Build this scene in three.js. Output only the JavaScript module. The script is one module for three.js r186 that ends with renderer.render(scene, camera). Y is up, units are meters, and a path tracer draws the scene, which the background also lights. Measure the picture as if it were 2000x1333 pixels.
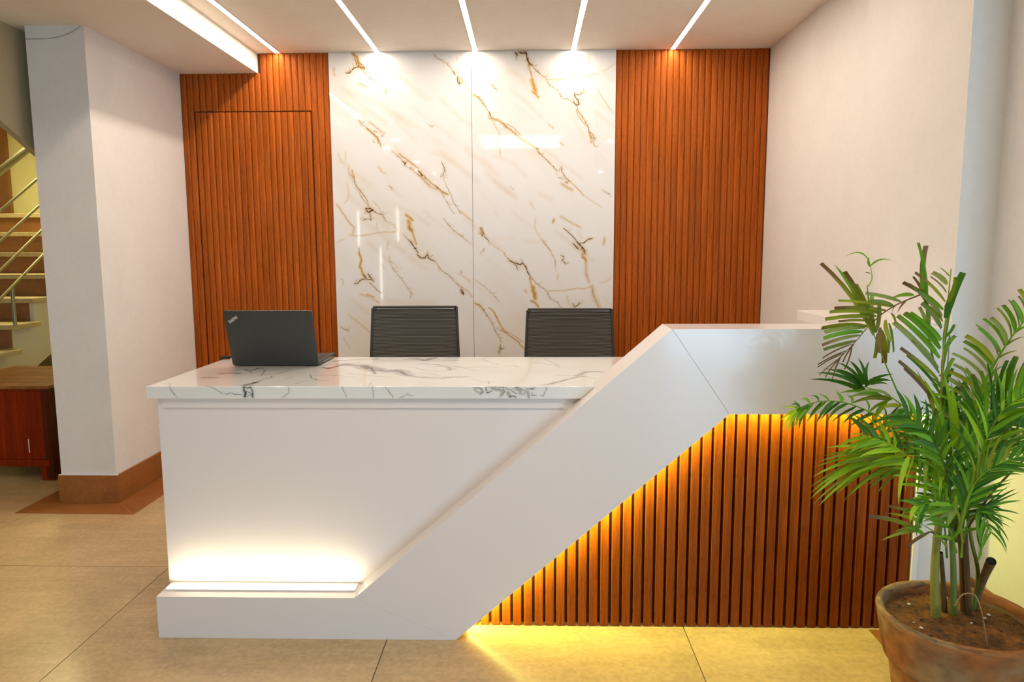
import * as THREE from 'three';
import { RoundedBoxGeometry } from 'three/addons/geometries/RoundedBoxGeometry.js';
import { TextGeometry } from 'three/addons/geometries/TextGeometry.js';
import { FontLoader } from 'three/addons/loaders/FontLoader.js';
import { RectAreaLightUniformsLib } from 'three/addons/lights/RectAreaLightUniformsLib.js';
import { mergeGeometries, toCreasedNormals } from 'three/addons/utils/BufferGeometryUtils.js';

// ---------------------------------------------------------------- camera, sky, exposure
RectAreaLightUniformsLib.init();
const scene = new THREE.Scene();
const camera = new THREE.PerspectiveCamera(2 * Math.atan(666.5 / 1413.4) * 180 / Math.PI, 2000 / 1333, 0.05, 60);
camera.position.set(0, 1.3, 4.58);
camera.rotation.set(-0.123, 0.0223, -0.004, 'YXZ');
const renderer = new THREE.WebGLRenderer({ antialias: true });
renderer.toneMapping = THREE.LinearToneMapping;
renderer.toneMappingExposure = 1.0;
renderer.shadowMap.enabled = true;
scene.background = new THREE.Color().setRGB(0.50, 0.72, 1.0);
scene.backgroundIntensity = 3.0;
// large area lights: daylight in the glazed entrance door and the lobby ceiling panel, plus an added fill panel over the left hall (built below)
const DAYLIGHT = { color: [0.42, 0.72, 1.0], power: 9 };
const PANEL = { color: [1.0, 0.88, 0.74], power: 8.5 };
const STRIP = { color: [1.0, 0.84, 0.69], power: 73 };      // LED strips in the reception ceiling
const LEDGE_LED = { color: [0.95, 0.95, 0.20], power: 125 };  // strip under the desk ledge
const PLINTH_LED = { color: [1.0, 0.86, 0.55], power: 25 }; // strip on the desk plinth
const SPOT = { color: [0.86, 0.93, 1.0], power: 55 };      // small cool downlights of the lobby
const TUBE = { color: [1.0, 0.93, 0.82], power: 12 };
const STAIR = { color: [1.0, 0.88, 0.42], power: 24 };

// ---------------------------------------------------------------- helpers
let seed = 11;
const rand = () => { seed = (seed * 1664525 + 1013904223) >>> 0; return seed / 4294967296; };
const rr = (a, b) => a + (b - a) * rand();
const used = {};
function numbered(name) { const n = used[name] = (used[name] ?? -1) + 1; return n ? name + '_' + String(n).padStart(3, '0') : name; }
function tag(o, label, category, group, kind) {
  o.userData.label = label; o.userData.category = category;
  if (group) o.userData.group = group;
  if (kind) o.userData.kind = kind;
  return o;
}
function base(name, label, category, [x, y, z], group, kind) {
  const o = new THREE.Group(); o.name = numbered(name); o.position.set(x, y, z); scene.add(o);
  o.userData.at = undefined; delete o.userData.at;
  return tag(o, label, category, group, kind);
}
const worldAt = (p) => { const v = new THREE.Vector3(); while (p && p !== scene) { v.add(p.position); p = p.parent; } return v; };
// geometry is given in room coordinates; it is moved into the parent's own axes
function part(name, geo, mat, parent) {
  const w = worldAt(parent);
  if (w.lengthSq() > 0) geo.translate(-w.x, -w.y, -w.z);
  const m = new THREE.Mesh(geo, mat); m.name = name; m.castShadow = m.receiveShadow = true; parent.add(m);
  return m;
}
function struct(name, geo, mat, label, category) {
  const m = new THREE.Mesh(geo, mat); m.name = name; m.castShadow = m.receiveShadow = true; scene.add(m);
  return tag(m, label, category, null, 'structure');
}
function metric(geo, su = 1, sv = su) {      // uv in metres by the way a face points
  if (geo.index) geo = geo.toNonIndexed();
  const p = geo.attributes.position, n = geo.attributes.normal, uv = new Float32Array(p.count * 2);
  for (let i = 0; i < p.count; i += 3) {
    let ax = 0, ay = 0, az = 0;
    for (let k = 0; k < 3; k++) { ax += Math.abs(n.getX(i + k)); ay += Math.abs(n.getY(i + k)); az += Math.abs(n.getZ(i + k)); }
    for (let k = 0; k < 3; k++) {
      const x = p.getX(i + k), y = p.getY(i + k), z = p.getZ(i + k);
      const u = ay > ax && ay > az ? x : ax > az ? z : x, v = ay > ax && ay > az ? z : y;
      uv[(i + k) * 2] = u / su; uv[(i + k) * 2 + 1] = v / sv;
    }
  }
  geo.setAttribute('uv', new THREE.BufferAttribute(uv, 2));
  return geo;
}
function box(x0, x1, y0, y1, z0, z1, r = 0, su = 1, sv = su) {
  const w = x1 - x0, h = y1 - y0, d = z1 - z0;
  const g = r ? new RoundedBoxGeometry(w, h, d, 2, r) : new THREE.BoxGeometry(w, h, d);
  g.translate((x0 + x1) / 2, (y0 + y1) / 2, (z0 + z1) / 2);
  return metric(g, su, sv);
}
function prism(points, z0, z1, bevel = 0) {  // outline in x, y pushed along z
  const s = new THREE.Shape(points.map(([x, y]) => new THREE.Vector2(x, y)));
  const g = new THREE.ExtrudeGeometry(s, { depth: z1 - z0 - 2 * bevel, bevelEnabled: bevel > 0, bevelThickness: bevel, bevelSize: bevel, bevelOffset: -bevel, bevelSegments: 2, curveSegments: 4 });
  g.translate(0, 0, z0 + bevel);
  return metric(g);
}
function tube(pts, r, seg = 24, rad = 8, closed = false) {
  return new THREE.TubeGeometry(new THREE.CatmullRomCurve3(pts.map((p) => new THREE.Vector3(...p)), closed, 'catmullrom', 0.5), seg, r, rad, closed);
}
function taper(pts, r0, r1, seg = 16, rad = 8) {
  const c = new THREE.CatmullRomCurve3(pts.map((p) => new THREE.Vector3(...p)));
  const g = new THREE.TubeGeometry(c, seg, 1, rad, false), p = g.attributes.position;
  for (let i = 0; i <= seg; i++) {
    const q = c.getPointAt(i / seg), r = r0 + (r1 - r0) * i / seg;
    for (let j = 0; j <= rad; j++) { const k = i * (rad + 1) + j; p.setXYZ(k, q.x + (p.getX(k) - q.x) * r, q.y + (p.getY(k) - q.y) * r, q.z + (p.getZ(k) - q.z) * r); }
  }
  return g;
}
function rod(a, b, r, rad = 10) {
  const A = new THREE.Vector3(...a), B = new THREE.Vector3(...b), d = B.clone().sub(A), g = new THREE.CylinderGeometry(r, r, d.length(), rad);
  g.applyQuaternion(new THREE.Quaternion().setFromUnitVectors(new THREE.Vector3(0, 1, 0), d.clone().normalize()));
  g.translate((A.x + B.x) / 2, (A.y + B.y) / 2, (A.z + B.z) / 2);
  return g;
}
function areaLight(L, w, h, at, basis, parent) {
  const l = new THREE.RectAreaLight(new THREE.Color().setRGB(...L.color), L.power, w, h);
  l.position.set(...at).sub(worldAt(parent));
  l.quaternion.setFromRotationMatrix(new THREE.Matrix4().makeBasis(...basis.map((v) => new THREE.Vector3(...v))));
  l.name = 'area_light'; parent.add(l);
  return l;
}
const DOWN = [[1, 0, 0], [0, 0, -1], [0, 1, 0]];   // light axes: it shines along minus the third

// ---------------------------------------------------------------- textures and materials
const hash = (x, y, s = 0) => { let h = (x * 374761393 + y * 668265263 + s * 974711) | 0; h = Math.imul(h ^ (h >>> 13), 1274126177); return ((h ^ (h >>> 16)) >>> 0) / 4294967296; };
function vnoise(x, y, px, py, s) {           // tiling value noise, period px by py
  const xi = Math.floor(x), yi = Math.floor(y), fx = x - xi, fy = y - yi, sx = fx * fx * (3 - 2 * fx), sy = fy * fy * (3 - 2 * fy);
  const m = (a, p) => ((a % p) + p) % p, A = (i, j) => hash(m(xi + i, px), m(yi + j, py), s);
  return (A(0, 0) * (1 - sx) + A(1, 0) * sx) * (1 - sy) + (A(0, 1) * (1 - sx) + A(1, 1) * sx) * sy;
}
function fbm(u, v, fx, fy, oct, s) { let a = 0, w = 0.5, t = 0; for (let o = 0; o < oct; o++) { a += w * vnoise(u * fx, v * fy, fx, fy, s + o); t += w; w *= 0.5; fx *= 2; fy *= 2; } return a / t; }
function dataTex(w, h, f, srgb = true) {
  const d = new Uint8Array(w * h * 4);
  for (let j = 0; j < h; j++) for (let i = 0; i < w; i++) { const c = f(i / w, j / h), k = (j * w + i) * 4; d[k] = c[0]; d[k + 1] = c[1]; d[k + 2] = c[2]; d[k + 3] = 255; }
  const t = new THREE.DataTexture(d, w, h); t.wrapS = t.wrapT = THREE.RepeatWrapping; t.magFilter = THREE.LinearFilter; t.minFilter = THREE.LinearMipmapLinearFilter; t.generateMipmaps = true;
  if (srgb) t.colorSpace = THREE.SRGBColorSpace; t.needsUpdate = true;
  return t;
}
const cl = (v) => Math.max(0, Math.min(255, v));
const rgb = (r, g, b) => new THREE.Color().setRGB(r, g, b);
const std = (o) => new THREE.MeshStandardMaterial(o), phy = (o) => new THREE.MeshPhysicalMaterial(o);

const woodTex = dataTex(256, 1024, (u, v) => {
  const a = fbm(u, v, 64, 6, 3, 3), b = fbm(u, v, 12, 3, 3, 9), c = fbm(u, v, 120, 40, 2, 21);
  const k = 0.74 + 0.26 * a + 0.22 * (b - 0.5) + (c > 0.66 ? -0.10 : 0);
  return [cl(255 * k), cl(250 * k), cl(244 * k * k)];
});
const woodBump = dataTex(256, 512, (u, v) => { const a = 255 * fbm(u, v, 80, 8, 3, 5); return [a, a, a]; }, false);
function woodSet(color, n, rough) {
  return Array.from({ length: n }, (_, i) => {
    const t = woodTex.clone(); t.offset.set(rr(0, 1), rr(0, 1)); t.needsUpdate = true;
    const k = 0.9 + 0.2 * i / Math.max(1, n - 1);
    return phy({ color: rgb(color[0] * k, color[1] * k, color[2] * k), map: t, bumpMap: woodBump, bumpScale: 0.0004, roughness: rough, specularIntensity: 0.25 });
  });
}
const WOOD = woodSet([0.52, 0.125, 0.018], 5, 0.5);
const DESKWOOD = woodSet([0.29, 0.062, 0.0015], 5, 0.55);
const groove = std({ color: rgb(0.10, 0.026, 0.008), roughness: 0.7 });
const wallTex = dataTex(256, 256, (u, v) => { const k = 247 + 8 * (fbm(u, v, 6, 6, 4, 4) - 0.5) + 5 * (fbm(u, v, 60, 60, 2, 8) - 0.5); return [k, k, k]; });
const plaster = std({ color: rgb(0.80, 0.78, 0.75), map: wallTex, roughness: 0.75 });
const ceilingPaint = std({ color: rgb(0.94, 0.885, 0.79), map: wallTex, roughness: 0.85 });
const laminate = phy({ color: rgb(0.78, 0.722, 0.70), roughness: 0.30, clearcoat: 0.4, clearcoatRoughness: 0.08 });
const seam = std({ color: rgb(0.25, 0.22, 0.2), roughness: 0.9 });
const steel = std({ color: rgb(0.55, 0.54, 0.48), metalness: 1, roughness: 0.32 });
const blackPlastic = std({ color: rgb(0.022, 0.022, 0.021), roughness: 0.5 });
const emit = (c, k) => std({ color: rgb(0.8, 0.8, 0.8), emissive: rgb(...c), emissiveIntensity: k, roughness: 0.6 });

// ---------------------------------------------------------------- floor of large tiles
const tileTex = dataTex(512, 512, (u, v) => {
  const a = fbm(u, v, 4, 24, 4, 31), b = fbm(u, v, 90, 90, 2, 33), c = fbm(u, v, 6, 6, 3, 35), d = fbm(u, v, 14, 90, 2, 37);
  const k = 0.91 + 0.09 * (a - 0.5) + 0.13 * (b - 0.5) + 0.13 * (c - 0.5) + 0.05 * (d - 0.5);
  return [cl(252 * k), cl(250 * k), cl(246 * k - 6 * (1 - a))];
});
const TILES = [0.97, 1.0, 1.03].map((k, i) => { const t = tileTex.clone(); t.offset.set(0.31 * i, 0.47 * i); t.needsUpdate = true; return phy({ color: rgb(0.64 * k, 0.45 * k, 0.235 * k), map: t, roughness: 0.34, clearcoat: 0.3, clearcoatRoughness: 0.18 }); });
const brownTile = (() => { const t = tileTex.clone(); t.offset.set(0.6, 0.2); t.needsUpdate = true; return phy({ color: rgb(0.37, 0.135, 0.035), map: t, roughness: 0.36 }); })();
const floor = struct('floor', box(-6.0, 3.7, -0.12, -0.012, -2.95, 9.05), std({ color: rgb(0.30, 0.23, 0.15), roughness: 0.9 }), 'beige tiled lobby floor with brown tile borders', 'floor');
{
  const P = 1.017, X0 = -0.478, Z0 = 1.73, gap = 0.0016;
  const xs = [-6.0]; for (let k = -6; k < 6; k++) { const x = X0 + k * P; if (x > -6.0 && x < 3.7) xs.push(x); } xs.push(3.7);
  const zs = [-2.95]; for (let k = -5; k < 9; k++) { const z = Z0 + k * P; if (z > -2.95 && z < 9.05) zs.push(z); } zs.push(9.05);
  let n = 0;
  for (let i = 0; i + 1 < xs.length; i++) for (let j = 0; j + 1 < zs.length; j++)
    part('floor_tile', box(xs[i] + gap, xs[i + 1] - gap, -0.012, 0, zs[j] + gap, zs[j + 1] - gap), TILES[(n += 7, (i * 5 + j * 3) % 3)], floor);
  const flat = (pts) => { const s = new THREE.Shape(pts.map(([x, z]) => new THREE.Vector2(x, -z))); const g = new THREE.ExtrudeGeometry(s, { depth: 0.004, bevelEnabled: false }); g.rotateX(-Math.PI / 2); g.translate(0, -0.003, 0); return metric(g); };
  for (const q of [
    [[-2.59, 1.122], [-1.976, 1.134], [-2.136, 0.975], [-2.452, 0.975], [-2.59, 0.975]],
    [[-1.974, 1.132], [-1.974, 0.0], [-2.136, 0.0], [-2.136, 0.972]],
    [[-2.59, 0.972], [-2.454, 0.972], [-2.454, 0.25], [-2.59, 0.25]],
    [[1.172, 2.2], [1.172, 2.72], [1.72, 2.72], [1.565, 2.2]], [[1.723, 2.47], [1.723, 2.72], [3.5, 2.72], [3.5, 2.47]],
  ]) part('border_tile', flat(q), brownTile, floor);
}

// ---------------------------------------------------------------- walls and ceiling
const XL = -2.15, XR = 1.466, YC = 2.514, YS = 2.397, XS = -1.663, ZP = 0.961, XPL = -2.441, XQ = 1.44, XW = 1.566;
const wallBack = struct('wall_back', box(XL, XR, 0, YC, -0.14, -0.022), groove, 'back wall of reception with wood slat panels around marble', 'wall');
struct('wall_left', box(XPL, XL, 0, YS + 0.1, -0.14, ZP), plaster, 'white pillar and side wall left of the wood slats', 'wall');
struct('wall_right', box(XR, 1.72, 0, YC + 0.02, -0.14, 1.345), plaster, 'white side wall right of the wood slats', 'wall');
struct('wall_right_pilaster', box(XQ, 1.72, 0, YC + 0.02, 1.345, 2.097), plaster, 'white wall pilaster behind the potted palm', 'wall');
struct('wall_right_fore', box(XW, 1.72, 0, YC + 0.02, 2.097, 2.46), plaster, 'white side wall at the right edge beside the palm', 'wall');
struct('wall_right_return', box(1.72, 3.7, 0, YC + 0.02, 2.34, 2.46), plaster, 'white wall turning right beyond the palm', 'wall');
struct('wall_right_far', box(3.6, 3.7, 0, YC + 0.02, 2.46, 9.05), plaster, 'white end wall of the entrance bay', 'wall');
struct('wall_front', prism([[-6.0, 0], [1.66, 0], [1.66, 2.40], [3.52, 2.40], [3.52, 0], [3.7, 0], [3.7, 2.6], [-6.0, 2.6]], 8.92, 9.05), plaster, 'white entrance wall with glass door behind the viewer', 'wall');
struct('wall_hall', box(-6.1, -6.0, 0, 2.6, -2.95, 9.05), plaster, 'far side wall of the stair hall', 'wall');
struct('wall_stair', box(-6.0, -2.3, 0, 2.6, -3.05, -2.95), std({ color: rgb(0.80, 0.76, 0.40), map: wallTex, roughness: 0.8 }), 'yellowish wall behind the staircase', 'wall');
struct('wall_partition', box(XPL, -2.3, 0, 2.6, -2.95, -0.14), plaster, 'partition wall between reception and stair hall', 'wall');
struct('ceiling', box(XS, 3.7, YC, 2.62, -0.14, 9.05), ceilingPaint, 'flat white ceiling with recessed light strips', 'ceiling');
struct('ceiling_soffit', box(-6.0, XS, YS, 2.62, -0.14, 9.05), ceilingPaint, 'lowered white ceiling on the left', 'ceiling');
struct('ceiling_stair', box(-6.0, -2.3, 2.6, 2.7, -2.95, -0.14), ceilingPaint, 'ceiling over the staircase', 'ceiling');
{ // side of the upper stair flight, over the hall beside the pillar; its shade is mixed into the paint colour
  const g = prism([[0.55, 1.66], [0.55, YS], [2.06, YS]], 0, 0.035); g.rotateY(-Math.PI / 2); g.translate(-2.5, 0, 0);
  struct('wall_upper_flight', metric(g), std({ color: rgb(0.46, 0.38, 0.23), map: wallTex, roughness: 0.8 }), 'sloping underside of upper stair flight, shade painted into its olive beige', 'wall');
}
{ // tiled skirting of the pillar
  const bb = base('baseboard_left', 'brown tile skirting around the foot of the pillar', 'baseboard', [-2.3, 0, 0.5], null, 'structure');
  part('skirting_tile', prism([[XPL - 0.012, 0.001], [XL + 0.012, 0.001], [XL + 0.012, 0.15], [XPL - 0.012, 0.15]], ZP, ZP + 0.012), brownTile, bb);
  part('skirting_tile', box(XL, XL + 0.012, 0.001, 0.15, 0.025, ZP - 0.001), brownTile, bb);
  part('skirting_tile', box(XPL - 0.012, XPL, 0.001, 0.15, -0.1, ZP - 0.001), brownTile, bb);
  part('grout_line', box(XPL - 0.010, XL + 0.010, 0.15, 0.1535, ZP, ZP + 0.009), plaster, bb);
  const br = base('baseboard_right', 'brown tile skirting along the right wall', 'baseboard', [XW, 0, 3.2], null, 'structure');
  for (const [a, b] of [[2.1, 2.46]]) part('skirting_tile', box(XW - 0.012, XW, 0.002, 0.15, a, b), brownTile, br);
}

// wood slats of the back wall
function slatGeo(w, h, t, flat = false) {
  const q = flat ? [[-w / 2, 0], [-w / 2, t - 0.0016], [-w / 2 + 0.0016, t], [w / 2 - 0.0016, t], [w / 2, t - 0.0016], [w / 2, 0]] : [[-w / 2, 0], [-w / 2, t * 0.52], [-w * 0.42, t * 0.76], [-w * 0.18, t * 0.96], [w * 0.12, t], [w * 0.40, t * 0.88], [w / 2, t * 0.60], [w / 2, 0]], P = [], U = [];
  const v = (i, y) => { P.push(q[i][0], y, q[i][1]); U.push(q[i][0] / 0.25, y / 1.0); };
  for (let i = 0; i + 1 < q.length; i++) { v(i + 1, 0); v(i + 1, h); v(i, h); v(i + 1, 0); v(i, h); v(i, 0); }
  for (let i = 1; i + 1 < q.length; i++) { v(0, h); v(i, h); v(i + 1, h); v(0, 0); v(i + 1, 0); v(i, 0); }
  const g = new THREE.BufferGeometry(); g.setAttribute('position', new THREE.Float32BufferAttribute(P, 3)); g.setAttribute('uv', new THREE.Float32BufferAttribute(U, 2));
  g.computeVertexNormals();
  return toCreasedNormals(g, 0.7);
}
function slat(geo, x, y, z, parent, mats) { const m = new THREE.Mesh(geo, mats[Math.floor(rand() * mats.length)]); m.name = 'slat'; m.position.set(x, y, z).sub(worldAt(parent)); m.castShadow = m.receiveShadow = true; parent.add(m); return m; }
const M1 = -1.22, MS = -0.3444, M2 = 0.5377;
const PITCH = (M1 - XL) / 24, SW = PITCH * 0.955, ST = 0.0145, ZB = -0.022;
const doorTop = 2.168;
const door = base('door_1', 'flush hidden door in the left wood slat panel', 'door', [-1.704, 0, -0.02], null, 'structure');
part('door_leaf', box(XL + 2 * PITCH + 0.004, XL + 21 * PITCH - 0.004, 0.01, doorTop - 0.004, -0.0218, -0.0195), groove, door);
{
  const gDoor = slatGeo(SW, doorTop - 0.014, ST), cache = {};
  const gEdge = slatGeo(SW - 0.006, doorTop - 0.014, ST), geo = (h) => cache[h.toFixed(4)] ??= slatGeo(SW, h, ST);
  for (let k = 0; k < 24; k++) {
    const x = XL + (k + 0.5) * PITCH, top = x < XS + 0.002 ? YS : YC;
    if (k >= 2 && k < 21) { slat(k === 2 || k === 20 ? gEdge : gDoor, x + (k === 2 ? 0.003 : k === 20 ? -0.003 : 0), 0.01, ZB + 0.0025, door, WOOD); slat(geo(top - doorTop - 0.004), x, doorTop + 0.003, ZB + 0.002, wallBack, WOOD); }
    else slat(geo(top - 0.004), x, 0.003, ZB + 0.002, wallBack, WOOD);
  }
  const PR = (XR - M2) / 24, gR = slatGeo(PR * 0.955, YC - 0.004, ST);
  for (let k = 0; k < 24; k++) slat(gR, M2 + (k + 0.5) * PR, 0.003, ZB + 0.002, wallBack, WOOD);
}

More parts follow.
